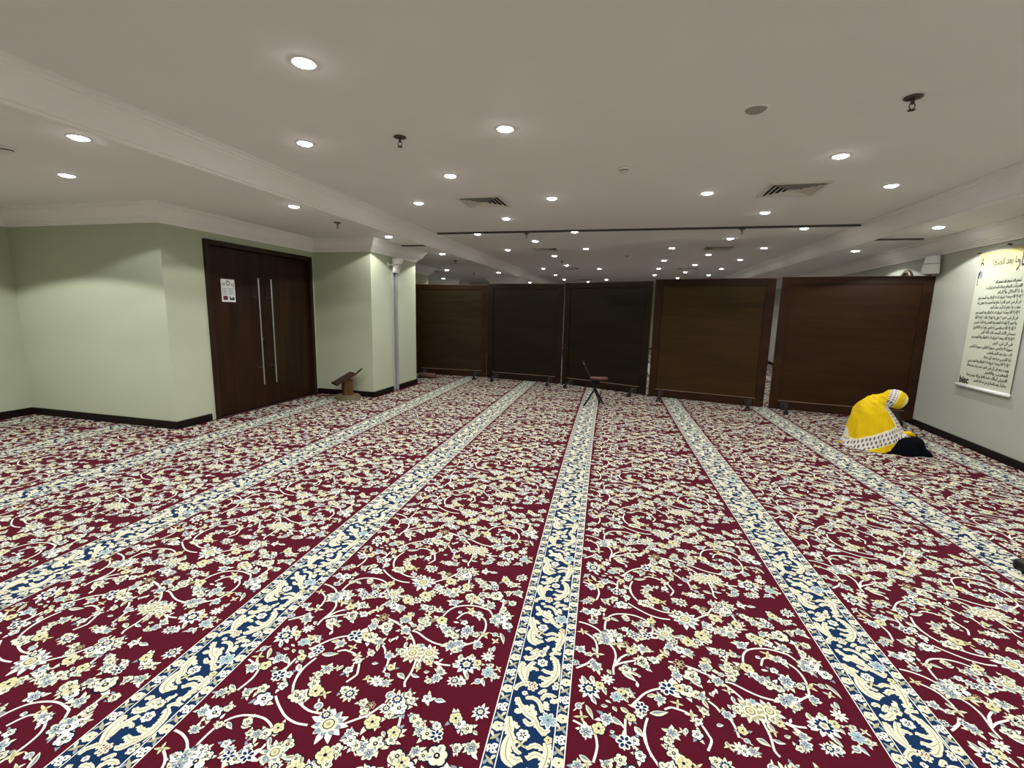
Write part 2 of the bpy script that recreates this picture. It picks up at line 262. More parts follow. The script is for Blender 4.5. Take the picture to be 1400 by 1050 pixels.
# crown moulding along the walls
cz = 2.075
cp = [(0, cz), (0.018, cz), (0.020, cz + 0.020), (0.032, cz + 0.022), (0.034, cz + 0.036), (0.050, cz + 0.040), (0.054, cz + 0.052), (0.072, cz + 0.064), (0.095, cz + 0.088),
      (0.112, cz + 0.118), (0.120, cz + 0.140), (0.134, cz + 0.143), (0.136, cz + 0.158), (0.152, cz + 0.160), (0.154, ZL), (0, ZL)]
bm = bmesh.new(); sweep(bm, LEFT, cp); struct('trim_3', bm, M['trim'])
bm = bmesh.new(); sweep(bm, RIGHT, cp); struct('trim_4', bm, M['trim'])
bp_ = [(0, -0.003), (0.016, -0.003), (0.016, 0.070), (0.010, 0.078), (0, 0.078)]
bm = bmesh.new(); sweep(bm, LEFT[:3] + [(-4.52, D0 - 0.06)], bp_); sweep(bm, [(-4.52, D1 + 0.06)] + LEFT[3:5] + [(-3.58, 6.50)], bp_)
sweep(bm, [(-3.58, 6.66)] + LEFT[5:], bp_)
struct('baseboard_left', bm, M['base'])
bpr = [(0, -0.003), (0.018, -0.003), (0.018, 0.062), (0.010, 0.070), (0, 0.070)]
bm = bmesh.new(); sweep(bm, RIGHT, bpr); struct('baseboard_right', bm, M['base'])
# square pillars further back, only their crowns show over the dividers
def pillar(a0, a1, b0, b1):
    bm = bmesh.new(); box(bm, a0, a1, b0, b1, 0, ZL - 0.001)
    sweep(bm, [(a0, b0), (a0, b1), (a1, b1), (a1, b0)][::-1], [(x, z - 0.001) for x, z in cp], closed=True)
    for f in bm.faces:
        c = f.calc_center_median()
        f.material_index = 1 if c.z > 2.0 and c.z < ZL - 0.0005 and not (abs(c.z - (ZL - 0.001) / 2) < .01) else 0
    struct('wall_pillar', bm, [M['wall'], M['trim']])
pillar(-5.40, -4.60, 9.3, 10.1)
pillar(-3.95, -3.22, 13.0, 13.9)
pillar(-6.7, -5.45, 14.2, 15.0)
# tracks of the folding wall: a slot in each ceiling and a channel on each wall
struct('trim_5', bx(-2.83, 2.62, 6.53, 6.575, ZM - 0.022, ZM + 0.0), M['slot'])
struct('trim_6', bx(-3.42, -3.03, 6.55, 6.59, ZL - 0.016, ZL), M['slot'])
struct('trim_7', bx(2.80, 3.28, 6.55, 6.59, ZL - 0.016, ZL), M['slot'])
bm = bmesh.new(); box(bm, -3.58, -3.552, 6.51, 6.545, 0, 2.06); box(bm, -3.58, -3.552, 6.585, 6.65, 0, 2.06); box(bm, -3.58, -3.572, 6.545, 6.585, 0, 2.06, mi=1)
struct('trim_8', bm, [M['alu'], M['slot']])
bm = bmesh.new(); a_ = ar(6.9); box(bm, a_ - 0.03, a_ + 0.01, 6.86, 6.92, 0, 2.06); struct('trim_9', bm, M['slot'])

# ------------------------------------------------------------------ entrance door
dr = bpy.data.objects.new('door_1', None); C.objects.link(dr); dr['kind'] = 'structure'
dr.location = W(-4.52, (D0 + D1) / 2); dr.rotation_euler = (0, 0, ROOM + math.pi / 2)   # local x along the wall (+b), local -y into the room
hw = (D1 - D0) / 2
# with this rotation local x = +b, local y = -a
bm = bmesh.new(); fw = 0.055
box(bm, -hw, -hw + fw, -0.025, 0.14, 0, DZ, bev=0.004); box(bm, hw - fw, hw, -0.025, 0.14, 0, DZ, bev=0.004); box(bm, -hw + fw, hw - fw, -0.025, 0.14, DZ - fw, DZ, bev=0.004)
obj('door_frame', bm, M['doorframe'], dr)
mid = 4.955 - (D0 + D1) / 2
for s, (x0, x1) in enumerate(((-hw + fw, mid - 0.002), (mid + 0.002, hw - fw))):
    lf = obj('door_leaf', bx(x0, x1, 0.035, 0.075, 0.008, DZ - fw - 0.004, bev=0.002), M['door'], dr)
    hx = (4.84, 5.05)[s] - (D0 + D1) / 2
    bm = bmesh.new(); tube(bm, [(hx, -0.035, 0.30), (hx, -0.035, 1.63)], 0.0105, 12)
    for z in (0.52, 1.40): tube(bm, [(hx, -0.035, z), (hx, 0.036, z)], 0.007, 8)
    h_ = obj('door_handle', bm, M['steel'], lf, smooth=False); h_['label'] = 'long vertical steel pull bar'
    if s == 0:
        bm = bmesh.new(); lathe(bm, [(0, 0.012), (0.020, 0.012), (0.024, 0.006), (0.024, 0)], 20)
        for v in bm.verts: v.co = Vector((v.co.x + mid - 0.03, 0.035 - v.co.z, v.co.y + 0.87))
        obj('door_lock', bm, M['bronze'], lf)
# notice on the door
nt_ = thing('paper_notice', 'small white paper notice with rings printed on it on the left door leaf', 'notice', W(-4.52 - 0.034, 4.455, 1.46), (0, 0, ROOM + math.pi / 2))
obj('sheet', bx(-0.095, 0.095, -0.0015, 0.0, -0.13, 0.13), M['paper'], nt_)
bm = bmesh.new()
def ring(bm, cx, cz_, r, t, y=-0.0022, n=20, mi=0):
    vi = [bm.verts.new((cx + r * math.cos(2 * math.pi * k / n), y, cz_ + r * math.sin(2 * math.pi * k / n))) for k in range(n)]
    vo = [bm.verts.new((cx + (r + t) * math.cos(2 * math.pi * k / n), y, cz_ + (r + t) * math.sin(2 * math.pi * k / n))) for k in range(n)]
    for k in range(n): bm.faces.new((vi[k], vo[k], vo[(k + 1) % n], vi[(k + 1) % n])).material_index = mi
ring(bm, 0, 0.085, 0.019, 0.009); ring(bm, -0.06, 0.068, 0.012, 0.006); ring(bm, 0.063, 0.068, 0.012, 0.006)
for k in range(7): box(bm, -0.085 + 0.004 * (k % 2), -0.01 - 0.01 * (k % 3), -0.0022, -0.001, 0.022 - k * 0.012, 0.027 - k * 0.012, mi=1); box(bm, 0.0, 0.083 - 0.008 * (k % 3), -0.0022, -0.001, 0.022 - k * 0.012, 0.027 - k * 0.012, mi=1)
box(bm, -0.075, -0.012, -0.0022, -0.001, -0.108, -0.062, mi=2)
prism_pts = [(0.012, -0.108), (0.08, -0.108), (0.08, -0.08), (0.062, -0.062), (0.052, -0.085), (0.03, -0.085), (0.028, -0.062), (0.012, -0.07)]
bm.faces.new([bm.verts.new((x, -0.0022, z)) for x, z in prism_pts]).material_index = 0
obj('printed_marks', bm, [M['ink'], M['inkg'], M['inkr']], nt_)

# ------------------------------------------------------------------ carpet
rnd = random.Random(7)
MI = {k: i for i, k in enumerate(['c_red', 'c_navy', 'c_cream', 'c_white', 'c_slate', 'c_sky', 'c_tan', 'c_yellow', 'c_rust', 'c_dark'])}
class Pat:
    def __init__(s): s.p = []
    def poly(s, pts, lv, m): s.p.append((np.array(pts, dtype=np.float64), lv, MI[m]))
def petal_ring(P, x, y, r0, r1, n, wid, m, lv, k=8, rot=0.0, jit=0.0, pointed=False, half=None):
    for i in range(n):
        a = rot + 2 * math.pi * i / n
        if half is not None and abs(((a - half + math.pi) % (2 * math.pi)) - math.pi) > math.pi * 0.55: continue
        rr = r1 * (1 + jit * (rnd.random() - 0.5)); pts = []
        for j in range(k):
            t = 2 * math.pi * j / k
            u = (r0 + rr) / 2 + (rr - r0) / 2 * math.cos(t); v = wid / 2 * math.sin(t)
            if pointed and math.cos(t) > 0.3: v *= 0.55
            pts.append((x + u * math.cos(a) - v * math.sin(a), y + u * math.sin(a) + v * math.cos(a)))
        P.poly(pts, lv, m)
def blob(P, x, y, r, m, lv, n=10, wob=0.0, rot=0.0):
    P.poly([(x + r * (1 + (wob * (1 if j % 2 else -1))) * math.cos(rot + 2 * math.pi * j / n), y + r * (1 + (wob * (1 if j % 2 else -1))) * math.sin(rot + 2 * math.pi * j / n)) for j in range(n)], lv, m)
def stroke(P, pts, w0, m, lv, taper=True, curl=0.0):
    pts = [Vector(p) for p in pts]
    # smooth (Catmull-Rom)
    q = [pts[0]] + pts + [pts[-1]]; sm = []
    for i in range(1, len(q) - 2):
        for t in (0, .33, .66) if len(pts) > 2 else (0, .5):
            a, b, c, d = q[i - 1], q[i], q[i + 1], q[i + 2]
            sm.append(0.5 * ((2 * b) + (-a + c) * t + (2 * a - 5 * b + 4 * c - d) * t * t + (-a + 3 * b - 3 * c + d) * t ** 3))
    sm.append(pts[-1]); n = len(sm)
    L = []; R_ = []
    for i, p in enumerate(sm):
        t = (sm[min(i + 1, n - 1)] - sm[max(i - 1, 0)]); t = t.normalized() if t.length > 1e-9 else Vector((1, 0)); nn = Vector((-t.y, t.x))
        s = i / (n - 1); ww = w0 / 2 * ((0.35 + 1.1 * math.sin(math.pi * (0.12 + 0.80 * s)) ** 0.8) * 0.75 if taper else 1.0)
        L.append(p + nn * ww); R_.append(p - nn * ww)
    for i in range(n - 1): P.poly([L[i], L[i + 1], R_[i + 1], R_[i]], lv, m)
def leaf(P, x1, y1, x2, y2, w_, m, lv, det=True):
    d = Vector((x2 - x1, y2 - y1)); L_ = max(d.length, 1e-4); d /= L_; nn = Vector((-d.y, d.x)); a = Vector((x1, y1))
    pr_ = [(0, 0), (.12, .5), (.3, .95), (.5, 1), (.7, .7), (.86, .35), (1, 0.04)]
    bend = (rnd.random() - .5) * 0.35
    cen = lambda s: a + d * (L_ * s) + nn * (bend * L_ * math.sin(math.pi * s) * .5)
    top = [cen(s) + nn * (w_ * k) for s, k in pr_]; bot = [cen(s) - nn * (w_ * k) for s, k in pr_[1:]][::-1]
    if det:
        ce = [cen(s) + nn * (w_ * k * 1.25 + .0008) for s, k in pr_]; cf = [cen(s) - nn * (w_ * k * 1.25 + .0008) for s, k in pr_[1:]][::-1]; P.poly(ce + cf, max(0, lv - 1), 'c_dark')
    P.poly(top + bot, lv, m)
    if det:
        P.poly([cen(.1), cen(.3) + nn * w_ * .75, cen(.55) + nn * w_ * .7, cen(.85) + nn * w_ * .1, cen(.5) + nn * w_ * .12], lv + 1, 'c_slate' if rnd.random() < .6 else 'c_tan')
        P.poly([cen(.08), cen(.4) + nn * .0007, cen(.8), cen(.4) - nn * .0009], lv + 2, 'c_dark')
def flower(P, t, x, y, r, det=True, lush=True):
    ro = rnd.random() * 6.28; k = 8 if det else 5
    pr = lambda *a, **b: petal_ring(P, *a, k=k, **b)
    light = rnd.choice(['c_cream', 'c_white', 'c_cream'])
    if t in 'WYQB' and lush:
        for _ in range(rnd.choice((2, 3, 3))):
            a = rnd.random() * 6.28; q = r * (1.5 + rnd.random() * .5)
            leaf(P, x + r * .5 * math.cos(a), y + r * .5 * math.sin(a), x + q * math.cos(a + .25), y + q * math.sin(a + .25), r * .30, rnd.choice(['c_cream', 'c_white', 'c_slate', 'c_cream']), 1, False)
    if t == 'W':
        n = rnd.choice((5, 5, 6))
        petal_ring(P, x, y, 0, r * 1.17, n, r * 1.16, 'c_dark', 2, k=8, rot=ro)
        pr(x, y, r * .1, r * 1.02, n, r * .86, light, 3, rot=ro, jit=.25)
        if det:
            pr(x, y, r * .35, r * .85, n, r * .22, 'c_slate', 4, rot=ro + .1, half=ro)
            blob(P, x, y, r * .30, 'c_dark', 5, 7); blob(P, x, y, r * .13, 'c_yellow', 6, 6)
        else: blob(P, x, y, r * .32, 'c_dark', 5, 5)
    elif t == 'Y':
        if det: petal_ring(P, x, y, 0, r * 1.16, 5, r * 1.25, 'c_dark', 2, k=8, rot=ro)
        pr(x, y, r * .1, r * 1.02, 5, r * .96, 'c_yellow', 3, rot=ro, jit=.15)
        if det: pr(x, y, r * .25, r * .7, 5, r * .16, 'c_tan', 4, rot=ro)
        blob(P, x, y, r * .22, 'c_dark', 5, 6)
    elif t in 'BN':
        n = 6 if t == 'B' else 10
        if t == 'N': pr(x, y, r * .45, r * 1.2, n, r * .42, light, 2, rot=ro, jit=.4, pointed=True)
        pr(x, y, r * .1, r * (1.05 if t == 'B' else .8), n, r * (.72 if t == 'B' else .5), 'c_white', 3, rot=ro, jit=.1)
        pr(x, y, r * .22, r * (.86 if t == 'B' else .68), n, r * (.42 if t == 'B' else .3), 'c_navy', 4, rot=ro)
        if t == 'N': blob(P, x, y, r * .36, 'c_cream', 5, 10, .1); blob(P, x, y, r * .18, 'c_tan', 6, 8)
        else: blob(P, x, y, r * .2, 'c_white', 5, 7)
        if t == 'B' and det: pr(x, y, r * .75, r * 1.2, 3, r * .3, 'c_cream', 2, rot=ro + .5, jit=.3, pointed=True)
    elif t == 'K':
        pr(x, y, r * .1, r * 1.05, 7, r * .62, 'c_white', 2, rot=ro, jit=.1)
        pr(x, y, r * .12, r * .92, 7, r * .44, 'c_sky', 3, rot=ro)
        blob(P, x, y, r * .24, 'c_slate', 4, 8); blob(P, x, y, r * .1, 'c_dark', 5, 6)
    elif t == 'Q':
        petal_ring(P, x, y, 0, r * 1.20, 6, r * .98, 'c_dark', 1, k=k, rot=ro)
        pr(x, y, r * .1, r * 1.08, 6, r * .72, light, 2, rot=ro, jit=.3)
        pr(x, y, r * .2, r * .8, 6, r * .46, 'c_slate', 3, rot=ro, jit=.2)
        blob(P, x, y, r * .26, 'c_navy', 4, 7); blob(P, x, y, r * .12, 'c_white', 5, 6)
        if det: pr(x, y, r * .6, r * 1.35, 2, r * .34, 'c_cream', 2, rot=ro + .3, pointed=True)
    elif t == 'P':
        pr(x, y, r * .4, r * 1.15, 11, r * .4, light, 1, rot=ro, jit=.35, pointed=True)
        pr(x, y, r * .3, r * .85, 9, r * .34, rnd.choice(['c_tan', 'c_slate']), 2, rot=ro, jit=.1)
        blob(P, x, y, r * .55, 'c_cream', 3, 12, .08); blob(P, x, y, r * .36, 'c_dark', 4, 10); blob(P, x, y, r * .30, 'c_yellow', 5, 10)
        if det: blob(P, x, y, r * .14, 'c_tan', 6, 7)
    elif t == 'D':
        pr(x, y, r * .15, r * 1.05, 9, r * .34, 'c_white', 3, rot=ro, jit=.15); blob(P, x, y, r * .24, 'c_tan', 5, 8)
    elif t == 'O':
        pr(x, y, r * .15, r * 1.05, 6, r * .66, 'c_tan', 3, rot=ro); pr(x, y, r * .3, r * .88, 6, r * .4, 'c_red', 4, rot=ro); blob(P, x, y, r * .24, 'c_yellow', 5, 7); blob(P, x, y, r * .12, 'c_rust', 6, 6)
    elif t == 'S':
        leaf(P, x - r * math.cos(ro), y - r * math.sin(ro), x + r * math.cos(ro), y + r * math.sin(ro), r * .42, 'c_white', 3, False)
    elif t == 'T':
        pr(x, y, -r * .1, r * 1.25, 4, r * .5, 'c_yellow' if rnd.random() < .5 else 'c_cream', 3, rot=ro, jit=.6, pointed=True)
        if det: leaf(P, x - r * .6 * math.cos(ro), y - r * .6 * math.sin(ro), x + r * .9 * math.cos(ro), y + r * .9 * math.sin(ro), r * .2, 'c_tan', 4, False)
    elif t == 'G':
        pts = [(x + r * (1 - i / 14) * math.cos(ro + i * .72), y + r * (1 - i / 14) * math.sin(ro + i * .72)) for i in range(12)]
        if det: blob(P, x, y, r * .8, 'c_slate', 2, 10)
        stroke(P, pts, r * .2, 'c_white', 4, False)
        pr(x, y, r * .7, r * 1.9, 2, r * .4, 'c_cream', 2, rot=ro, pointed=True)
    elif t == 'R':
        pr(x, y, r * .1, r * 1.05, 6, r * .7, 'c_cream', 4, rot=ro); pr(x, y, r * .3, r * .62, 6, r * .24, 'c_rust', 5, rot=ro); blob(P, x, y, r * .14, 'c_yellow', 6, 6)
    elif t == 'Z':
        pr(x, y, r * .1, r * 1.05, 6, r * .85, 'c_white', 4, rot=ro); petal_ring(P, x, y, 0, r * .6, 5, r * .26, 'c_dark', 5, k=5, rot=ro); blob(P, x, y, r * .16, 'c_white', 6, 6)

PERIOD, ROWW, BW = 0.785, 1.20, 0.24
def parse(s): return [e.split() for e in s.split('|')]
def field_tile(det):
    rnd.seed(11); P = Pat()
    for v in parse(VINES):
        pts = [tuple(float(q) / 1000 for q in p.split(',')) for p in v]
        if len(pts) > 1: stroke(P, pts, 0.0074 if det else 0.008, 'c_white', 1, False)
    for e in parse(LEAVES):
        x1, y1, x2, y2, w_ = [float(q) / 1000 for q in e]; leaf(P, x1, y1, x2, y2, max(w_ * 1.35, .007), rnd.choice(['c_cream', 'c_white', 'c_cream']), 2, det)
    for t, x, y, r in parse(FLOWERS):
        flower(P, t, float(x) / 1000, float(y) / 1000, max(0.011, float(r) / 1000 * 1.16), det)
    return P
def border_tile(det):
    """0.5 m of the border's middle band, u from 0 to BW"""
    rnd.seed(5); P = Pat()
    for v in parse(STROKES):
        w_ = float(v[-1]) / 1000; pts = [tuple(float(q) / 1000 for q in p.split(',')) for p in v[:-1]]
        thin = w_ < 0.0022
        stroke(P, pts, w_ * (3.1 if not thin else 2.0), 'c_cream', 2, not thin)
        if not thin:                              # scalloped side lobes
            for (xa, ya), (xb, yb) in zip(pts, pts[1:]):
                d = math.hypot(xb - xa, yb - ya); nl = max(1, int(d / .011)); tx, ty = (xb - xa) / d, (yb - ya) / d; sd = 1 if rnd.random() < .5 else -1
                for q in range(nl):
                    s_ = (q + .5) / nl; cx, cy = xa + (xb - xa) * s_, ya + (yb - ya) * s_
                    leaf(P, cx, cy, cx - (ty * sd * 1.0 - tx * .5) * w_ * 2.2, cy + (tx * sd * 1.0 + ty * .5) * w_ * 2.2, w_ * .85, 'c_cream', 2, False)
        if det and not thin and len(pts) > 2: stroke(P, [(p[0] + .001, p[1]) for p in pts], w_ * .45, 'c_tan', 3, True)
    for t, x, y, r in parse(BLOOMS): flower(P, t, float(x) / 1000, float(y) / 1000, float(r) / 1000 * 1.05, det, False)
    return P
def guard_tile(det):
    """one 0.15 m repeat of the narrow guard band, centred on u = 0"""
    rnd.seed(3); P = Pat(); k = 8 if det else 6
    for m_, y in (('c_yellow', 0.036), ('c_white', 0.111)):
        petal_ring(P, 0, y, .001, .0185, 5 if m_ == 'c_yellow' else 3, .020, 'c_cream' if m_ == 'c_yellow' else m_, 2, k=k, rot=.9)
        if m_ == 'c_yellow': petal_ring(P, 0, y, .004, .011, 5, .007, 'c_yellow', 3, k=5, rot=.9)
        if m_ == 'c_yellow': blob(P, 0.003, y, .003, 'c_dark', 4, 6)
        else:
            for j in range(3): blob(P, .0085 * math.cos(.9 + j * 2.09), y + .0085 * math.sin(.9 + j * 2.09), .0030, 'c_dark', 4, 6)
    for y, s in ((0.0, 1), (0.0735, -1)):
        leaf(P, -.015 * s, y - .013, .015 * s, y + .013, .0058, 'c_tan', 2, False); leaf(P, .016 * s, y - .018, .003 * s, y + .002, .0048, 'c_slate', 2, False); leaf(P, -.016 * s, y + .018, -.003 * s, y - .002, .0048, 'c_cream', 2, False)
        for sx, sy in ((-1, 1), (1, -1), (1, 1)): leaf(P, .016 * sx, y + .030 * sy, .010 * sx, y + .022 * sy, .0035, 'c_white', 2, False)
    return P
class Acc:
    def __init__(s): s.v = []; s.ls = []; s.m = []; s.nv = 0
    def tmpl(s, P):
        v = np.concatenate([np.column_stack([p, np.full(len(p), -0.0026 + 0.0004 + lv * 0.0003 + (i * 7 % 29) * 0.000009)]) for i, (p, lv, m) in enumerate(P.p)]); n = np.array([len(p) for p, lv, m in P.p]); m = np.array([m for p, lv, m in P.p])
        return v, n, m
    def put(s, T, dx, dy, mx=1.0):
        v, n, m = T; q = v.copy(); q[:, 0] = q[:, 0] * mx + dx; q[:, 1] += dy
        if mx < 0:  # keep winding up
            pass
        s.v.append(q); s.ls.append(n); s.m.append(m)
    def quad(s, x0, x1, y0, y1, z, m, step=0.06):
        n = max(1, int((y1 - y0) / step))
        for i in range(n):
            a = y0 + (y1 - y0) * i / n; b = y0 + (y1 - y0) * (i + 1) / n
            s.v.append(np.array([(x0, a, z), (x1, a, z), (x1, b, z), (x0, b, z)], dtype=np.float64)); s.ls.append(np.array([4])); s.m.append(np.array([MI[m]]))
    def build(s, name):
        V_ = np.concatenate(s.v); n = np.concatenate(s.ls); m = np.concatenate(s.m)
        # cut off whatever would run under the walls
        st0 = np.concatenate([[0], np.cumsum(n)[:-1]]); aa = V_[:, 0] * CT - V_[:, 1] * ST; bb = V_[:, 0] * ST + V_[:, 1] * CT
        left = np.where(bb < 3.66, -6.60, np.where(bb < 5.93, -4.50, np.where(bb < 7.34, -3.56, -7.58)))
        ok = (aa > left) & (aa < 3.26 + 0.045 * bb - 0.02 - 0.0024 * (np.clip(V_[:, 1], 2.5, 10.5) - 2.5) ** 2) & (bb > B0 + .02) & (bb < B1 - .02)
        good = np.minimum.reduceat(ok.astype(np.int8), st0) > 0
        keep = np.repeat(good, n); V_ = V_[keep]; n = n[good]; m = m[good]
        y = np.clip(V_[:, 1], 2.5, 10.5); V_[:, 0] += 0.0024 * (y - 2.5) ** 2     # the laid carpet drifts a little off straight
        me = bpy.data.meshes.new(name); me.vertices.add(len(V_)); me.vertices.foreach_set('co', V_.astype(np.float32).ravel())
        me.loops.add(len(V_)); me.loops.foreach_set('vertex_index', np.arange(len(V_), dtype=np.int32))
        me.polygons.add(len(n)); st = np.concatenate([[0], np.cumsum(n)[:-1]]).astype(np.int32)
        me.polygons.foreach_set('loop_start', st); me.polygons.foreach_set('material_index', m.astype(np.int32))
        me.update(calc_edges=True)
        for k in MI: me.materials.append(M[k])
        o = bpy.data.objects.new(name, me); C.objects.link(o); return o
A = Acc()
def inside(x, y, pad=0.0):
    a = x * CT - y * ST; b = x * ST + y * CT
    if a > ar(b) + pad: return False
    if b < 3.66: return a > -6.62 - pad
    if b < 5.93: return a > -4.52 - pad
    if b < 7.34: return a > -3.58 - pad
    return a > -7.6 - pad
YD0, YD1 = -0.3, 9.6
fd, fl_ = A.tmpl(field_tile(True)), A.tmpl(field_tile(False))
bd, bl_ = A.tmpl(border_tile(True)), A.tmpl(border_tile(False))
gd, gl_ = A.tmpl(guard_tile(True)), A.tmpl(guard_tile(False))
# ground: one sheet of crimson (cut to the plan of the room) plus the border grounds
sheet = [(-6.62, B0), (-6.62, 3.66), (-4.52, 3.66), (-4.52, 5.93), (-3.58, 5.93), (-3.58, 7.34), (-7.6, 7.34), (-7.6, B1), (ar(B1), B1), (ar(B0), B0)]
for k in range(-6, 4):
    x0 = -0.28 + ROWW * k                     # left edge of this row's border
    # runs of the border that lie inside the room
    ys = [y for y in np.arange(-3.4, 18.4, 0.1) if inside(x0 + 0.12, y, 0.20)]
    runs = []
    for y in ys:
        if runs and y - runs[-1][1] < 0.11: runs[-1][1] = y
        else: runs.append([y, y])
    for y0, y1 in runs:
        y1 += 0.1
        A.quad(x0, x0 + BW, y0, y1, -0.00245, 'c_navy')
        for u0, u1 in ((0, .0035), (.0405, .0435), (.2005, .204), (.2365, .240)): A.quad(x0 + u0, x0 + u1, y0, y1, -0.0020, 'c_white')
    for j in range(-4, 24):
        yc = 1.30 + 0.5 * j
        if YD0 - .5 < yc < YD1 + 3: A.put(bd if yc < 4.2 else bl_, x0, yc)
    for j in range(-20, 80):
        yc = 1.2 + 0.15 * j
        if YD0 - .5 < yc < YD1 + 3:
            T = gd if yc < 3.6 else gl_
            A.put(T, x0 + .022, yc); A.put(T, x0 + .2205, yc + .07)
    for j in range(-4, 21):
        yc = 1.29 + PERIOD * j; f0 = x0 + BW
        near = yc < 3.3 and -4.6 < x0 < 3.4
        if YD0 - .8 < yc < 17.5: A.put(fd if near else fl_, f0 + .04 - .003, yc)
carp = A.build('carpet')
tag(carp, 'wall to wall crimson carpet with cream floral scrolls and navy bordered stripes', 'carpet')
bm = bmesh.new(); prism(bm, [tuple(W(a, b).xy) for a, b in sheet], -0.02, -0.0026)
gnd = obj('carpet_ground', bm, M['c_red'], carp); gnd['label'] = 'plain crimson ground of the carpet'

# ------------------------------------------------------------------ ceiling fittings
def downlight(name='recessed_downlight', lit=True, cool=False):
    t = thing(name, 'x', 'ceiling light')
    bm = bmesh.new(); lathe(bm, [(0.046, 0), (0.046, -0.003), (0.049, -0.005), (0.056, -0.005), (0.061, -0.003), (0.063, 0)], 28)
    obj('trim_ring', bm, M['white'], t, True)
    bm = bmesh.new(); lathe(bm, [(0, -0.0145), (0.020, -0.0138), (0.034, -0.011), (0.043, -0.006), (0.046, -0.002)], 24)
    obj('lamp_lens', bm, (M['lamp_b'] if cool else M['lamp']) if lit else M['lens_off'], t, True)
    return t
def spot(name, loc, parent, cool=False, k=1.0):
    l = bpy.data.lights.new(name, 'SPOT'); l.energy = LAMP_W * k; l.color = LAMP_COL if not cool else (0.86, 0.9, 1.0)
    l.spot_size = math.radians(138); l.spot_blend = 0.10; l.shadow_soft_size = 0.012
    o = bpy.data.objects.new(name, l); C.objects.link(o); o.location = loc; o.parent = parent
    return o
GL = 'recessed ceiling downlights'
cols = {-2.26: [2.94, 4.73, 6.72, 8.47, 12.11, 14.2, 16.1], -1.54: [2.02, 3.84, 5.66, 7.48, 9.43, 11.28, 17.3], -0.82: [2.95, 4.74, 6.69, 8.43, 12.2, 16.1],
        0.63: [4.76, 8.45, 10.34, 12.11, 14.1], 1.36: [3.85, 5.71, 7.50, 9.40, 11.25, 13.13, 15.2], 2.08: [4.74, 6.75, 8.56, 10.26, 12.2, 14.05]}
# unseen lamps added on the same grid overhead and behind, lighting the near floor
behind = {-2.26: [1.1, -0.7, -2.5], -1.54: [0.2, -1.6], -0.82: [1.1, -0.7, -2.5], 0.63: [1.1, -0.7, -2.5], 1.36: [2.02, 0.2, -1.6], 2.08: [2.95, 1.1, -0.7, -2.5]}
proto = downlight(); proto_c = downlight(cool=True)
used = {'n': False, 'c': False}
colname = {-2.26: 'main ceiling\'s first row from the left moulding', -1.54: 'main ceiling\'s second row from the left moulding', -0.82: 'main ceiling\'s third row from the left moulding', 0.63: 'ceiling\'s fourth row, above the middle dividers',
           1.36: 'ceiling\'s fifth row, nearer the right wall', 2.08: 'ceiling\'s sixth row, next to the right moulding'}
ordn = ['nearest', 'second nearest', 'third nearest', 'fourth nearest', 'fifth nearest', 'sixth nearest', 'farthest']
def place_light(a, b, z, label, cool=False, group=GL, power=1.0):
    k = 'c' if cool else 'n'; p = proto_c if cool else proto
    t = p if not used[k] else copy_thing(p)
    # copy_thing also copies lamps; drop the copied light so every fitting gets one of its own
    for ch in list(t.children):
        if ch.type == 'LIGHT': bpy.data.objects.remove(ch)
    used[k] = True
    t.location = W(a, b, z); t['label'] = label; t['group'] = group; t['category'] = 'ceiling light'
    spot('light', (0, 0, -0.030), t, cool, power)
    return t
for a, bs in cols.items():
    for i, b in enumerate(bs):
        o_ = ordn[i] if i < len(bs) - 1 else 'farthest'
        cool = (a, b) == (2.08, 4.74)
        lb = '%s lit downlight of the %s' % (o_, colname[a])
        place_light(a, b, ZM, lb, cool, power=1.0 if b < 5.2 else 0.72)
for a, bs in behind.items():
    for b in bs: place_light(a, b, ZM, 'unseen lit downlight added to the main ceiling behind the viewer')
lowl = [(-3.2, 2.16, 'big lit downlight in the left lowered ceiling, just under the moulding'), (-3.2, 3.96, 'downlight in the left lowered ceiling in front of the double door'),
        (-3.2, 5.77, 'downlight in the lowered ceiling beside the crown of the pale pillar'), (-3.2, 7.61, 'downlight in the lowered ceiling just past the pale pillar'),
        (-4.36, 10.65, 'downlight low over the first divider, beside the far air vent'), (-5.65, 12.11, 'tiny downlight close to the pillar edge above the first divider'),
        (-5.64, 13.48, 'tiny downlight right of and lower than the one at the pillar edge'), (-5.69, 15.0, 'farthest tiny downlight just over the top rail of the first divider'),
        (-3.25, 11.34, 'small downlight by the moulding over the second divider'), (-3.25, 15.11, 'very small downlight where the left moulding meets the second divider top')]
for a, b, lb in lowl: place_light(a, b, ZL, lb, power=1.25 if b < 8 else 0.7)
place_light(-4.24, 2.75, ZL, 'bluish white downlight in the left lowered ceiling, below the bigger one', True)
for a, b in [(-5.42, 2.0), (-5.42, 0.4), (-3.2, 0.36), (-3.2, -1.4), (-5.42, -1.4)]: place_light(a, b, ZL, 'lit downlight of the left lowered ceiling, outside the view', power=4.6 if b > 1 else 1.2)  # out of view; the rows behind are added for their light
place_light(3.02, 5.81, ZL, 'downlight in the right lowered ceiling above the wall lamp', power=1.7); place_light(3.04, 7.66, ZL, 'downlight in the right lowered ceiling farther back, above the last divider')
for b in (3.96, 2.1, 0.3, -1.5): place_light(2.98, b, ZL, 'unseen downlight added to the right lowered ceiling', power=1.4)  # unseen lamps added along this row to light the near room
off = downlight('unlit_downlight', lit=False); off.children[0].data = off.children[0].data.copy(); off.children[0].data.materials[0] = M['grille']; off.scale = (1.15, 1.15, 1.5); off.location = W(0.60, 2.94, ZM); off['label'] = 'round unlit downlight with a dark rim in the main ceiling near the right'
off['category'] = 'ceiling light'

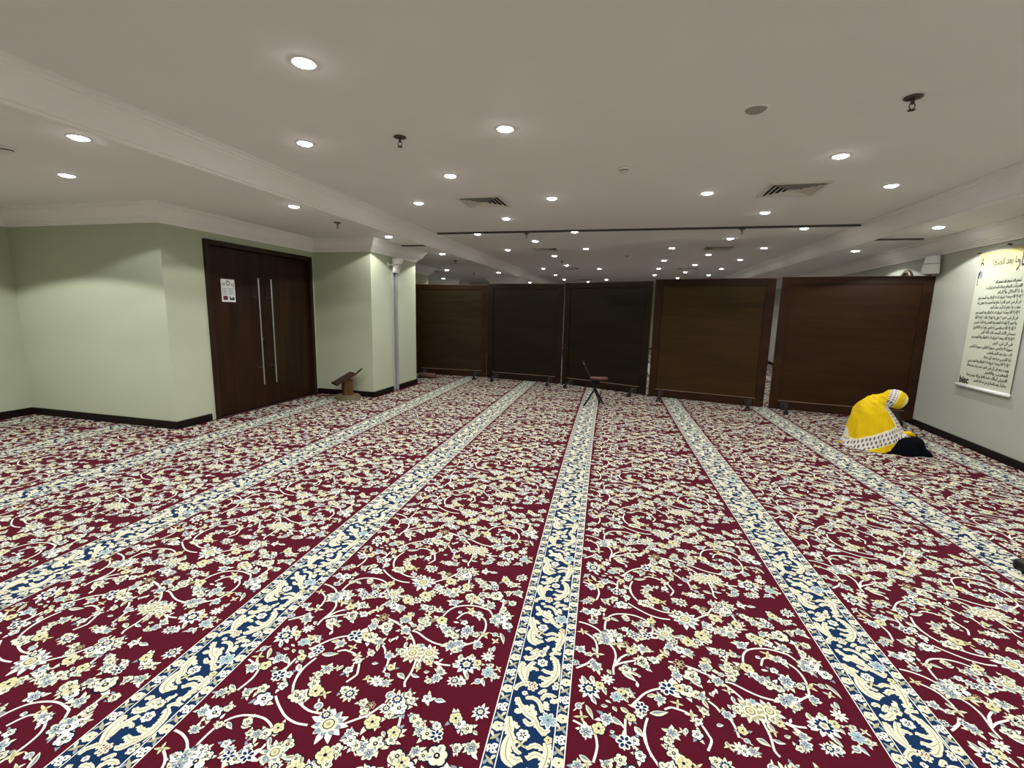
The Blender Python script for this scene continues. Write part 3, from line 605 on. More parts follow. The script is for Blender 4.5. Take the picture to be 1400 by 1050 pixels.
# sprinklers
def sprinkler():
    t = thing('fire_sprinkler', 'x', 'sprinkler')
    bm = bmesh.new(); lathe(bm, [(0.012, 0), (0.040, -0.002), (0.042, -0.006), (0.030, -0.010), (0.012, -0.012)], 24); obj('escutcheon', bm, M['bronze'], t, True)
    bm = bmesh.new(); tube(bm, [(0, 0, -0.01), (0, 0, -0.035)], 0.008, 10); tube(bm, [(0.008, 0, -0.03), (0.014, 0, -0.045), (0.004, 0, -0.060)], 0.0025, 6); tube(bm, [(-0.008, 0, -0.03), (-0.014, 0, -0.045), (-0.004, 0, -0.060)], 0.0025, 6)
    obj('sprinkler_body', bm, M['bronze'], t)
    bm = bmesh.new(); lathe(bm, [(0, -0.060), (0.017, -0.061), (0.017, -0.064), (0, -0.064)], 16); obj('deflector', bm, M['bronze'], t)
    return t
sps = [(-1.54, 2.95, ZM, 'bronze fire sprinkler in the main ceiling, left of the single top light'), (1.33, 2.94, ZM, 'largest bronze fire sprinkler, in the main ceiling at upper right'),
       (-3.28, 4.76, ZL, 'small fire sprinkler in the lowered ceiling above the right door jamb'), (-1.52, 6.74, ZM, 'small fire sprinkler just past the ceiling slot, left half'),
       (1.35, 6.72, ZM, 'small fire sprinkler just past the ceiling slot, right half'), (-3.35, 8.62, ZL, 'small fire sprinkler under the left moulding past the pillar'),
       (-1.53, 10.4, ZM, 'tiny fire sprinkler behind the third ceiling vent'), (-3.95, 11.46, ZL, 'tiny fire sprinkler over the first divider right end')]
sp0 = sprinkler()
for i, (a, b, z, lb) in enumerate(sps):
    t = sp0 if i == 0 else copy_thing(sp0)
    t.location = W(a, b, z); t['label'] = lb; t['group'] = 'fire sprinklers on the ceilings'; t['category'] = 'sprinkler'
# smoke detectors
def detector():
    t = thing('smoke_detector', 'x', 'smoke detector')
    bm = bmesh.new(); lathe(bm, [(0, 0), (0.050, 0), (0.051, -0.010), (0.046, -0.014), (0.030, -0.016)], 28); obj('mounting_base', bm, M['white'], t, True)
    bm = bmesh.new(); lathe(bm, [(0.034, -0.015), (0.034, -0.022)], 24); lathe(bm, [(0.036, -0.021), (0.034, -0.030), (0.022, -0.038), (0, -0.040)], 24); obj('sensor_head', bm, M['ventw'], t, True)
    bm = bmesh.new(); lathe(bm, [(0.037, -0.0165), (0.0375, -0.0215), (0.030, -0.0215)], 24); obj('vent_gap', bm, M['black'], t, True)
    return t
sd = detector()
for i, (a, b, z, lb) in enumerate([(-0.11, 3.88, ZM, 'white round smoke detector in the middle of the main ceiling'), (-0.11, 9.42, ZM, 'small dark looking smoke detector far back over the third divider'),
                                   (-3.89, 2.2, ZL, 'round smoke detector in the left lowered ceiling cut by the picture edge')]):
    t = sd if i == 0 else copy_thing(sd)
    t.location = W(a, b, z); t['label'] = lb; t['category'] = 'smoke detector'; t['group'] = 'smoke detectors'
# square four way air vents
def vent():
    t = thing('air_vent', 'x', 'air vent'); s = 0.235
    bm = bmesh.new(); sweep(bm, [(-s, -s), (-s, s), (s, s), (s, -s)], [(0, 0), (0, -0.012), (0.030, -0.014), (0.034, -0.004), (0.034, 0)], closed=True)
    obj('vent_frame', bm, M['ventw'], t)
    obj('vent_throat', bx(-s + 0.03, s - 0.03, -s + 0.03, s - 0.03, -0.002, 0), M['ventd'], t)
    for i in range(4):
        q = s - 0.048 - i * 0.042
        bm = bmesh.new(); sweep(bm, [(-q, -q), (-q, q), (q, q), (q, -q)], [(0.0, -0.019), (0.001, -0.021), (0.030, -0.004), (0.028, -0.003)], closed=True)
        obj('vent_louvre', bm, M['ventw'], t)
    obj('vent_core', bx(-0.030, 0.030, -0.030, 0.030, -0.016, -0.012), M['ventw'], t)
    return t
v0 = vent()
for i, (a, b, z, lb) in enumerate([(-1.54, 4.77, ZM, 'square white air vent in the main ceiling, left half, before the slot'), (1.33, 4.73, ZM, 'square white air vent in the main ceiling, right half, before the slot'),
                                   (-1.54, 8.43, ZM, 'square air vent past the slot, left half'), (1.37, 8.50, ZM, 'square air vent past the slot, right half'),
                                   (-1.55, 12.1, ZM, 'thin looking far air vent, left half, third in line'), (1.30, 12.1, ZM, 'thin looking far air vent, right half, third in line'),
                                   (-1.53, 16.0, ZM, 'farthest air vent, left half'), (-4.9, 11.06, ZL, 'air vent in the lowered ceiling just past the pillar')]):
    t = v0 if i == 0 else copy_thing(v0)
    t.location = W(a, b, z); t.rotation_euler = (0, 0, ROOM); t['label'] = lb; t['category'] = 'air vent'; t['group'] = 'square ceiling air vents'

# ------------------------------------------------------------------ wall lamps
def wall_lamp(lb, a, b, z, side):
    # local +x points into the room, local y along the wall
    t = thing('wall_lamp', lb, 'wall lamp', W(a, b, z), (0, 0, ROOM + (0 if side > 0 else math.pi)), 'white two tier wall lamps')
    bm = bmesh.new(); lathe(bm, [(0, 0.016), (0.022, 0.016), (0.030, 0.010), (0.032, 0)], 24)
    for v in bm.verts: v.co = Vector((v.co.z, v.co.x, v.co.y))
    obj('wall_plate', bm, M['white'], t, True)
    bm = bmesh.new(); tube(bm, [(0.012, 0, 0), (0.06, 0.01, 0.0), (0.10, 0.06, -0.01), (0.12, 0.10, 0.0)], 0.009, 10); obj('arm', bm, M['white'], t, True)
    def shade(z0, z1, r0, r1, x0, x1, d0, d1):
        bm = bmesh.new(); n = 14; rows = []
        for k in range(5):
            s = k / 4; rr = r0 + (r1 - r0) * s; zz = z0 + (z1 - z0) * s; cx = x0 + (x1 - x0) * s
            rows.append([bm.verts.new((cx + (d0 + (d1 - d0) * s) * math.cos(math.pi * (j / n - .5) * 1.1), 0.13 + rr * math.sin(math.pi * (j / n - .5) * 1.1), zz)) for j in range(n + 1)])
        for A_, B_ in zip(rows, rows[1:]):
            for j in range(n): bm.faces.new((A_[j], A_[j + 1], B_[j + 1], B_[j]))
        bm.faces.new(rows[0]); bm.faces.new(rows[-1])
        for A_, B_ in zip(rows, rows[1:]): bm.faces.new((A_[0], B_[0], B_[-1], A_[-1]))
        return bm
    obj('upper_shade', shade(0.010, 0.095, 0.098, 0.088, 0.07, 0.07, *((0.085, 0.13) if side > 0 else (0.090, 0.078))), M['white'], t, False)
    obj('lower_shade', shade(-0.11, 0.002, 0.105, 0.100, 0.07, 0.07, *((0.012, 0.08) if side > 0 else (0.112, 0.092))), M['white'], t, False)
    return t
wall_lamp('white two tier wall lamp on an arm on the pale pillar', -3.58, 6.42, 1.95, 1)
wl = wall_lamp('white two tier wall lamp on the right wall above the last divider', ar(6.84), 6.84, 1.965, -1)

# ------------------------------------------------------------------ hanging banner with Arabic text
ARF = {'ا': (0xFE8D, 0xFE8E), 'أ': (0xFE83, 0xFE84), 'إ': (0xFE87, 0xFE88), 'آ': (0xFE81, 0xFE82), 'ب': (0xFE8F,), 'ة': (0xFE93, 0xFE94), 'ت': (0xFE95,), 'ث': (0xFE99,), 'ج': (0xFE9D,), 'ح': (0xFEA1,), 'خ': (0xFEA5,),
       'د': (0xFEA9, 0xFEAA), 'ذ': (0xFEAB, 0xFEAC), 'ر': (0xFEAD, 0xFEAE), 'ز': (0xFEAF, 0xFEB0), 'س': (0xFEB1,), 'ش': (0xFEB5,), 'ص': (0xFEB9,), 'ض': (0xFEBD,), 'ط': (0xFEC1,), 'ظ': (0xFEC5,), 'ع': (0xFEC9,), 'غ': (0xFECD,),
       'ف': (0xFED1,), 'ق': (0xFED5,), 'ك': (0xFED9,), 'ل': (0xFEDD,), 'م': (0xFEE1,), 'ن': (0xFEE5,), 'ه': (0xFEE9,), 'و': (0xFEED, 0xFEEE), 'ى': (0xFEEF, 0xFEF0), 'ي': (0xFEF1,), 'ئ': (0xFE89,), 'ء': (0xFE80,), 'ؤ': (0xFE85, 0xFE86)}
LIG = {'ا': 0xFEFB, 'أ': 0xFEF7, 'إ': 0xFEF9, 'آ': 0xFEF5}
def arabic(s):
    out = []; i = 0
    def joins_next(c): return c in ARF and len(ARF[c]) == 1 and c != 'ء'
    prev = False
    while i < len(s):
        c = s[i]
        if c not in ARF: out.append(c); prev = False; i += 1; continue
        if c == 'ل' and i + 1 < len(s) and s[i + 1] in LIG:
            out.append(chr(LIG[s[i + 1]] + (1 if prev else 0))); prev = False; i += 2; continue
        nxt = i + 1 < len(s) and s[i + 1] in ARF and s[i + 1] != 'ء'
        f = ARF[c]
        if c == 'ء': out.append(chr(f[0])); prev = False
        elif len(f) == 2: out.append(chr(f[1] if prev else f[0])); prev = False
        else:
            b_ = f[0]; out.append(chr(b_ + (3 if prev and nxt else 1 if prev else 2 if nxt else 0))); prev = nxt
        i += 1
    return ''.join(reversed(out))
def text_mesh(name, body, size, x, y, m, parent, width=None, align='RIGHT', yo=-0.003, bold=0.0, depth=0.0):
    cu = bpy.data.curves.new(name, 'FONT'); cu.body = body; cu.size = size; cu.align_x = align; cu.offset = bold; cu.resolution_u = 2; cu.extrude = depth
    tmp = bpy.data.objects.new(name, cu); C.objects.link(tmp); bpy.context.view_layer.update()
    dg = bpy.context.evaluated_depsgraph_get(); me = bpy.data.meshes.new_from_object(tmp.evaluated_get(dg))
    bpy.data.objects.remove(tmp)
    if len(me.vertices):
        co = np.empty(len(me.vertices) * 3); me.vertices.foreach_get('co', co); co = co.reshape(-1, 3)
        if width:
            wd = co[:, 0].max() - co[:, 0].min(); co[:, 0] *= width / max(wd, 1e-6)
        co[:, 0] += x - (co[:, 0].max() if align == 'RIGHT' else co[:, 0].min())
        out = np.column_stack([co[:, 0], np.full(len(co), yo), co[:, 1] + y])
        me.vertices.foreach_set('co', out.ravel())
    me.materials.clear(); me.materials.append(m)
    o = bpy.data.objects.new(name, me); C.objects.link(o); o.parent = parent; return o
# the banner hangs from b=5.97 (its left edge in the picture) towards the viewer to b=5.22
bL, bR = 5.975, 5.215
bw = bL - bR; bz0, bz1 = 0.635, 1.995
dirang = math.atan2(-(W(ar(bR), bR) - W(ar(bL), bL)).y, -(W(ar(bR), bR) - W(ar(bL), bL)).x)
vv = (W(ar(bR), bR) - W(ar(bL), bL)).normalized()
bn = thing('hanging_banner', 'pale green banner with yellow head and Arabic lines on the right wall', 'banner', W(ar(bL), bL, 0) , (0, 0, math.atan2(vv.y, vv.x)))
# local +x runs from the far edge towards the viewer, local -y is into the room
off_y = -0.012
def strip(x0, x1, z0, z1, y=off_y, t=0.002):
    return bx(x0, x1, y - t, y, z0, z1)
obj('banner_sheet', strip(0, bw, bz0, bz1), M['banner'], bn)
hd = obj('banner_head', strip(0.0, bw, bz1 - 0.25, bz1, off_y - 0.0021, 0.0006), M['banner_g'], bn); hd['label'] = 'yellow head of the banner'
bm = bmesh.new(); tube(bm, [(-0.025, off_y - 0.006, bz0 - 0.012), (bw + 0.01, off_y - 0.006, bz0 - 0.012)], 0.017, 14); obj('bottom_rod', bm, M['white'], bn, True)
bm = bmesh.new(); tube(bm, [(-0.015, off_y, bz1), (bw + 0.01, off_y, bz1)], 0.006, 10); obj('top_rod', bm, M['banner_y'], bn, True)
for x in (-0.02, 0.40): 
    bm = bmesh.new(); tube(bm, [(x, 0.0, bz1 + (0.01 if x < 0 else 0.045)), (x, -0.03, bz1 + (0.012 if x < 0 else 0.05))], 0.008, 8); obj('nail', bm, M['bronze'], bn)
bm = bmesh.new(); tube(bm, [(0.05, off_y, bz1), (0.40, -0.02, bz1 + 0.045), (0.72, off_y, bz1)], 0.0012, 5); obj('hanging_cord', bm, M['bronze'], bn)
yo = off_y - 0.0032
LINES = [('أستغفر الله، أستغفر الله، أستغفر الله', .30, .64), ('اللهم أنت السلام ومنك السلام تباركت', .18, .66), ('يا ذا الجلال والإكرام', .36, .68), ('لا إله إلا الله وحده لا شريك له، له الملك وله الحمد وهو', .09, .69),
         ('على كل شيء قدير، اللهم لا مانع لما أعطيت ولا معطي لما', .09, .69), ('منعت ولا ينفع ذا الجد منك الجد', .29, .69), ('لا إله إلا الله وحده لا شريك له، له الملك وله الحمد وهو', .09, .69),
         ('على كل شيء قدير، لا حول ولا قوة إلا بالله، لا إله إلا الله', .09, .69), ('ولا نعبد إلا إياه، له النعمة وله الفضل وله الثناء الحسن', .09, .68), ('لا إله إلا الله مخلصين له الدين ولو كره الكافرون', .09, .68),
         ('سبحان الله، الحمد لله، الله أكبر', .22, .69), ('لا إله إلا الله وحده لا شريك له، له الملك وله الحمد وهو', .09, .69), ('على كل شيء قدير', .42, .69), ('سورة الإخلاص، سورة الفلق، سورة الناس', .09, .69),
         ('ثلاث مرات بعد الفجر والمغرب', .36, .70), ('آية الكرسي مرة بعد كل صلاة', .33, .70), ('لا إله إلا الله وحده لا شريك له له الملك وله الحمد يحيي', .10, .70), ('ويميت وهو على كل شيء قدير، عشر مرات بعد صلاة', .10, .70),
         ('المغرب والفجر', .38, .70), ('اللهم إني أسألك علما نافعا ورزقا طيبا وعملا', .11, .70), ('متقبلا بعد السلام من صلاة الفجر', .24, .70)]
zt = bz1 - 0.315
for i, (s, x0, x1) in enumerate(LINES):
    o_ = text_mesh('printed_line', arabic(s), 0.041, x1, zt - i * 0.0495, M['ink'], bn, width=(x1 - x0), yo=yo, bold=0.0009)
text_mesh('printed_title', arabic('ما بعد الصلاة'), 0.085, 0.565, bz1 - 0.135, M['ink'], bn, width=0.36, yo=yo, bold=0.002)
text_mesh('printed_title', arabic('أذكار'), 0.17, 0.745, bz1 - 0.17, M['ink'], bn, width=0.20, yo=yo, bold=0.003)
text_mesh('printed_logo', 'bisc', 0.095, 0.015, bz0 + 0.02, M['ink'], bn, width=0.15, align='LEFT', yo=yo, bold=0.004)
bm = bmesh.new()
def fpoly(pts, mi): bm.faces.new([bm.verts.new((x, yo, bz1 - z)) for x, z in pts]).material_index = mi
fpoly([(0.045, .060), (.055, .045), (.065, .060), (.066, .072), (.044, .072)], 0)
fpoly([(.028, .125), (.035, .095), (.055, .082), (.075, .095), (.083, .125), (.072, .120), (.056, .098), (.040, .120)], 0)
fpoly([(.040, .125), (.056, .100), (.072, .125), (.070, .180), (.042, .180)], 2)
fpoly([(.020, .26), (.022, .20), (.045, .165), (.050, .20), (.035, .255)], 0); fpoly([(.05, .17), (.08, .165), (.085, .24), (.060, .26), (.048, .21)], 1)
fpoly([(.022, .27), (.034, .265), (.030, .31), (.045, .325), (.024, .32)], 0)
obj('printed_picture', bm, [M['ink'], M['inkb'], M['inkw']], bn)

# ------------------------------------------------------------------ room dividers
def divider(P0, P1, hgt, lb, veneer):
    p0, p1 = Vector((*P0, 0)), Vector((*P1, 0)); d = p1 - p0; L = d.length
    t = thing('room_divider', lb, 'divider', (p0 + p1) / 2, (0, 0, math.atan2(d.y, d.x)), 'wheeled wooden room dividers')
    fm = M['divf_dark_reflection' if veneer == 'div_dark_reflection' else 'divf']; h = L / 2; z0, z1 = 0.035, hgt; sw = 0.105; tk = 0.022
    for x0, x1 in ((-h, -h + sw), (h - sw, h)): obj('stile', bx(x0, x1, -tk, tk, z0, z1, bev=0.003), fm, t)
    obj('top_rail', bx(-h + sw, h - sw, -tk, tk, z1 - 0.085, z1, bev=0.003), fm, t)
    obj('bottom_rail', bx(-h + sw, h - sw, -tk, tk, z0, z0 + 0.115, bev=0.003), fm, t)
    obj('panel', bx(-h + sw - 0.006, h - sw + 0.006, -0.008, 0.008, z0 + 0.11, z1 - 0.08), M[veneer], t)
    bm = bmesh.new(); box(bm, -h + sw, h - sw, -tk - 0.002, -0.008, z0 + 0.115, z0 + 0.123)
    bd_ = obj('bead', bm, M['mould'], t); bd_['label'] = 'thin light bead along the bottom rail'
    bm = bmesh.new(); box(bm, -h + sw, -h + sw + 0.007, -tk + 0.002, -0.008, z0 + 0.123, z1 - 0.085); box(bm, h - sw - 0.007, h - sw, -tk + 0.002, -0.008, z0 + 0.123, z1 - 0.085); box(bm, -h + sw, h - sw, -tk + 0.002, -0.008, z1 - 0.092, z1 - 0.085)
    obj('inner_bead', bm, fm, t)
    obj('top_cap', bx(-h - 0.002, h + 0.002, -tk - 0.003, tk + 0.003, z1, z1 + 0.006), M['mould'], t)
    for sx in (-1, 1):
        fx = sx * (h - 0.19)
        bm = bmesh.new()
        # a bracket on the rail and two legs reaching front and back
        box(bm, fx - 0.045, fx + 0.045, -tk - 0.008, tk + 0.008, 0.040, 0.13, bev=0.003)
        for sy in (-1, 1):
            tube(bm, [(fx, sy * (tk + 0.004), 0.115), (fx, sy * 0.10, 0.085), (fx, sy * 0.20, 0.070)], [0.020, 0.018, 0.016], 8)
            tube(bm, [(fx - 0.03, sy * (tk + 0.004), 0.05), (fx, sy * 0.19, 0.062)], 0.009, 6)
        ft = obj('foot', bm, M['foot'], t)
        for sy in (-1, 1):
            bm = bmesh.new()
            cy = sy * 0.20
            for q in (-0.018, 0.018): tube(bm, [(fx + q - 0.008, cy + 0.012 * sy, 0.027), (fx + q + 0.008, cy + 0.012 * sy, 0.027)], 0.027, 16)
            box(bm, fx - 0.010, fx + 0.010, cy - 0.016, cy + 0.020, 0.025, 0.066, bev=0.003)
            obj('caster', bm, M['black'], ft)
    return t
DIV = [((-3.56, 8.47), (-2.13, 8.46), 1.765, 'leftmost wooden divider, dull brown, beside the pale pillar'), ((-2.10, 8.40), (-0.675, 8.13), 1.785, 'second wooden divider from the left, painted dark as if reflecting a dark area'),
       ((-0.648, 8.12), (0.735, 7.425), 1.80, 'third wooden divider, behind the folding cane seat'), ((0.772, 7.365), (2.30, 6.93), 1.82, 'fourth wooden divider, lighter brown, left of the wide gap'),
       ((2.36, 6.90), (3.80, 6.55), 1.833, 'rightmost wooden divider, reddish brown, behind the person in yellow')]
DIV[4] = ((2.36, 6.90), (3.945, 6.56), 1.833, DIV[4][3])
for (P0, P1, h_, lb), vn in zip(DIV, ('div_dull', 'div_dark_reflection', 'div_dark_reflection', 'div', 'div_red')): divider(P0, P1, h_, lb, vn)

# ------------------------------------------------------------------ low book stand by the pillar
ls = thing('book_stand', 'low wooden book stand with a tilted top on an octagonal base by the pillar', 'book stand', W(-3.885, 5.735), (0, 0, math.radians(49)))
bm = bmesh.new(); prism(bm, [(0.185 * math.cos(math.pi / 8 + k * math.pi / 4), 0.185 * math.sin(math.pi / 8 + k * math.pi / 4)) for k in range(8)], 0.0, 0.028)
prism(bm, [(0.17 * math.cos(math.pi / 8 + k * math.pi / 4), 0.17 * math.sin(math.pi / 8 + k * math.pi / 4)) for k in range(8)], 0.028, 0.052)
obj('base', bm, M['lecbase'], ls)
obj('post', bx(-0.062, 0.062, -0.060, 0.060, 0.052, 0.280, bev=0.004), M['lectern'], ls)
def board(bm, x0, z0, x1, z1, y0, y1, t):
    d = Vector((x1 - x0, 0, z1 - z0)).normalized(); n = Vector((-d.z, 0, d.x)) * t
    v = []
    for p in ((x0, z0), (x1, z1)):
        for y in (y0, y1):
            for s in (0, 1): v.append(bm.verts.new((p[0] + n.x * s, y, p[1] + n.z * s)))
    for f in ((0, 1, 3, 2), (4, 6, 7, 5), (0, 2, 6, 4), (1, 5, 7, 3), (0, 4, 5, 1), (2, 3, 7, 6)): bm.faces.new([v[i] for i in f])
bm = bmesh.new(); board(bm, -0.17, 0.215, 0.095, 0.355, -0.125, 0.125, 0.016); obj('top_board', bm, M['lectop'], ls)
bm = bmesh.new(); board(bm, 0.095, 0.355, 0.185, 0.425, -0.125, -0.095, 0.014); obj('side_slat', bm, M['lectop'], ls)
bm = bmesh.new(); box(bm, -0.186, -0.170, -0.125, 0.125, 0.208, 0.240, bev=0.003); obj('book_ledge', bm, M['lectop'], ls)

# ------------------------------------------------------------------ folding cane seat
g = Vector((-0.055, 6.56, 0)); RX = Vector((0.975, 0.20, 0)).normalized(); RY = Vector((-RX.y, RX.x, 0))
cs = thing('folding_cane_seat', 'black folding cane with crossed legs and small brown seat before the dividers', 'folding seat', g, (0, 0, math.atan2(RX.y, RX.x)))
bm = bmesh.new(); tube(bm, [(0.135, 0.02, 0.012), (0.005, 0.0, 0.235), (-0.055, 0, 0.36), (-0.175, 0.0, 0.60)], [0.014, 0.013, 0.012, 0.011], 10); obj('shaft', bm, M['black'], cs, True)
bm = bmesh.new(); tube(bm, [(-0.175, -0.055, 0.607), (-0.178, 0.0, 0.615), (-0.176, 0.06, 0.603)], [0.010, 0.014, 0.011], 10); obj('cane_handle', bm, M['black'], cs, True)
bm = bmesh.new(); tube(bm, [(-0.172, -0.02, 0.595), (-0.178, -0.045, 0.590)], 0.008, 8); o = obj('handle_button', bm, M['steel'], cs)
for x0_, y0, y1 in ((-0.150, -0.10, 0.03), (0.11, 0.17, -0.03)):
    bm = bmesh.new(); tube(bm, [(x0_, y0, 0.012), (0.0, y1 * .5, 0.215), (0.055, y1, 0.345)], [0.013, 0.012, 0.011], 10); obj('leg', bm, M['black'], cs, True)
for x, y in ((0.139, 0.02), (-0.153, -0.10), (0.112, 0.173)):
    bm = bmesh.new(); lathe(bm, [(0, 0), (0.017, 0), (0.017, 0.014), (0.013, 0.024), (0, 0.026)], 12, cx=x, cy=y); obj('rubber_foot', bm, M['black'], cs, True)
bm = bmesh.new(); prism(bm, [(-0.055, -0.03), (0.06, -0.03), (0.02, 0.03), (-0.03, 0.03)], 0.325, 0.350); obj('seat_bracket', bm, M['black'], cs)
bm = bmesh.new(); lathe(bm, [(0, 0.362), (0.10, 0.366), (0.128, 0.378), (0.132, 0.390), (0.118, 0.400), (0.05, 0.403), (0, 0.402)], 32, cx=0.055, cy=0.0)
for v in bm.verts: v.co.z -= (0.09 - abs(v.co.x - 0.055)) * 0.05; v.co.y *= 0.75
obj('seat', bm, M['seatred'], cs, True)
bm = bmesh.new(); tube(bm, [(0.045 + 0.125 * math.cos(t / 18 * 2 * math.pi), 0.095 * math.sin(t / 18 * 2 * math.pi), 0.366) for t in range(19)], 0.006, 6, caps=False); obj('seat_rim', bm, M['black'], cs, True)

# ------------------------------------------------------------------ rolled mat, dark bag, clock
rm = bmesh.new()
tube(rm, [(-0.17, 0, 0.052), (-0.165, 0, 0.052), (0.165, 0, 0.052), (0.17, 0, 0.052)], [0.040, 0.050, 0.050, 0.040], 20)
for s in (-1, 1): tube(rm, [(s * 0.171, 0.030 * (1 - k / 16) * math.cos(k * 1.1), 0.052 + 0.030 * (1 - k / 16) * math.sin(k * 1.1)) for k in range(14)], 0.003, 5)
ro = obj('rolled_mat', rm, M['matroll'], None, True); ro.location = (-3.22, 8.175, 0.0); ro.rotation_euler = (0, 0, math.radians(-2))
tag(ro, 'small brown rolled mat lying at the foot of the leftmost divider', 'mat')
bg = thing('black_pouch', 'black pouch on the carpet, only its corner inside the right picture edge', 'bag', (2.375, 2.70, 0), (0, 0, math.radians(14)))
bm = bmesh.new(); box(bm, -0.13, 0.13, -0.09, 0.09, 0.0, 0.055, bev=0.018); obj('pouch_body', bm, M['black'], bg, True)
bm = bmesh.new(); tube(bm, [(-0.12, -0.085, 0.040), (0.12, -0.085, 0.040)], 0.004, 6); obj('zip', bm, M['foot'], bg)
ck = thing('wall_clock', 'round dark wall clock with a tan rim, its top showing over the last divider', 'clock', W(ar(7.42) - 0.0, 7.42, 1.80), (0, 0, ROOM + math.pi - 0.045))
def wallx(bm):
    for v in bm.verts: v.co = Vector((v.co.z, v.co.x, v.co.y))
bm = bmesh.new(); lathe(bm, [(0.125, 0), (0.165, 0), (0.168, 0.02), (0.150, 0.034), (0.128, 0.028)], 36); wallx(bm); obj('clock_rim', bm, M['clock'], ck, True)
bm = bmesh.new(); lathe(bm, [(0, 0.012), (0.13, 0.012), (0.13, 0)], 36); wallx(bm); obj('clock_face', bm, M['clockf'], ck)
bm = bmesh.new(); box(bm, 0.014, 0.017, -0.004, 0.004, -0.01, 0.08); box(bm, 0.014, 0.017, -0.06, 0.005, -0.004, 0.004); obj('clock_hands', bm, M['banner_y'], ck)

# ------------------------------------------------------------------ the seated person
def skin_mesh(name, pts, edges, radii, m, parent=None, sub=2, root=0):
    me = bpy.data.meshes.new(name); me.from_pydata([tuple(p) for p in pts], edges, [])
    o = bpy.data.objects.new(name, me); C.objects.link(o)
    sk = o.modifiers.new('skin', 'SKIN'); sk.use_smooth_shade = True
    for i, r in enumerate(radii):
        r = r if isinstance(r, tuple) else (r, r); me.skin_vertices[0].data[i].radius = r
        me.skin_vertices[0].data[i].use_root = (i == root)
    ss = o.modifiers.new('sub', 'SUBSURF'); ss.levels = sub; ss.render_levels = sub
    bpy.context.view_layer.update(); dg = bpy.context.evaluated_depsgraph_get()
    nm = bpy.data.meshes.new_from_object(o.evaluated_get(dg)); bpy.data.objects.remove(o)
    nm.materials.clear(); nm.materials.append(m); nm.shade_smooth()
    n = bpy.data.objects.new(name, nm); C.objects.link(n); n.name = name
    if parent: n.parent = parent
    return n
# local frame: +x where the person faces (to the right in the view), y away from the viewer, z up
PX = Vector((0.95, -0.31, 0)).normalized()
PR = bpy.data.objects.new  # alias
ploc = Vector((2.84, 5.22, 0)); prot = (0, 0, math.atan2(PX.y, PX.x))
J = [(-0.10, 0, 0.15), (-0.10, 0, 0.24), (-0.075, 0, 0.33), (-0.045, 0, 0.40), (0.0, 0, 0.455), (0.075, 0, 0.505), (0.13, 0, 0.475),   # pelvis, spine, chest, neck, head, brow
     (-0.06, -0.09, 0.11), (0.29, -0.12, 0.085), (0.08, -0.12, 0.04), (-0.16, -0.10, 0.03), (-0.22, -0.10, 0.025),                  # near leg: hip, knee, shin, ankle, foot
     (-0.06, 0.09, 0.11), (0.30, 0.10, 0.085), (0.08, 0.12, 0.04), (-0.16, 0.10, 0.03), (-0.22, 0.10, 0.025),
     (-0.05, -0.12, 0.37), (-0.01, -0.15, 0.24), (0.13, -0.09, 0.175),                                                             # near arm: shoulder, elbow, wrist
     (-0.05, 0.12, 0.37), (-0.01, 0.15, 0.24), (0.13, 0.07, 0.175)]
E_ = [(0, 1), (1, 2), (2, 3), (3, 4), (4, 5), (5, 6), (0, 7), (7, 8), (8, 9), (9, 10), (10, 11), (0, 12), (12, 13), (13, 14), (14, 15), (15, 16), (3, 17), (17, 18), (18, 19), (3, 20), (20, 21), (21, 22)]
R_ = [(.11, .10), (.105, .095), (.10, .09), (.075, .06), .038, (.062, .072), .045, .06, .045, .04, .026, .02, .06, .045, .04, .026, .02, .042, .034, .023, .042, .034, .023]
# hands: palm and five bent fingers, resting in the lap
def hand(base, s):
    bx_, by_, bz_ = base
    J.append((bx_ + .05, by_ + .012 * s, bz_ - .008)); pi = len(J) - 1; R_.append((.030, .016)); E_.append(((19 if s > 0 else 22), pi))
    for k, (dy, ln) in enumerate(((-.024, .062), (-.008, .072), (.008, .068), (.022, .054))):
        J.append((bx_ + .085, by_ + .012 * s + dy, bz_ - .006)); a = len(J) - 1; J.append((bx_ + .085 + ln * .6, by_ + .012 * s + dy * 1.1, bz_ - .018)); J.append((bx_ + .085 + ln * .85, by_ + .012 * s + dy * 1.1, bz_ - .040))
        R_.extend([.0095, .0085, .0075]); E_.extend([(pi, a), (a, a + 1), (a + 1, a + 2)])
    J.append((bx_ + .065, by_ + .045 * s, bz_ - .004)); a = len(J) - 1; J.append((bx_ + .095, by_ + .052 * s, bz_ - .014)); R_.extend([.011, .009]); E_.extend([(pi, a), (a, a + 1)])
hand(J[19], 1); hand(J[22], -1)
person = skin_mesh('person', J, E_, R_, M['skin'], None, 2, 0)
person.location = ploc; person.rotation_euler = prot
tag(person, 'person in a yellow printed shawl and black skirt kneeling with head bowed', 'person')
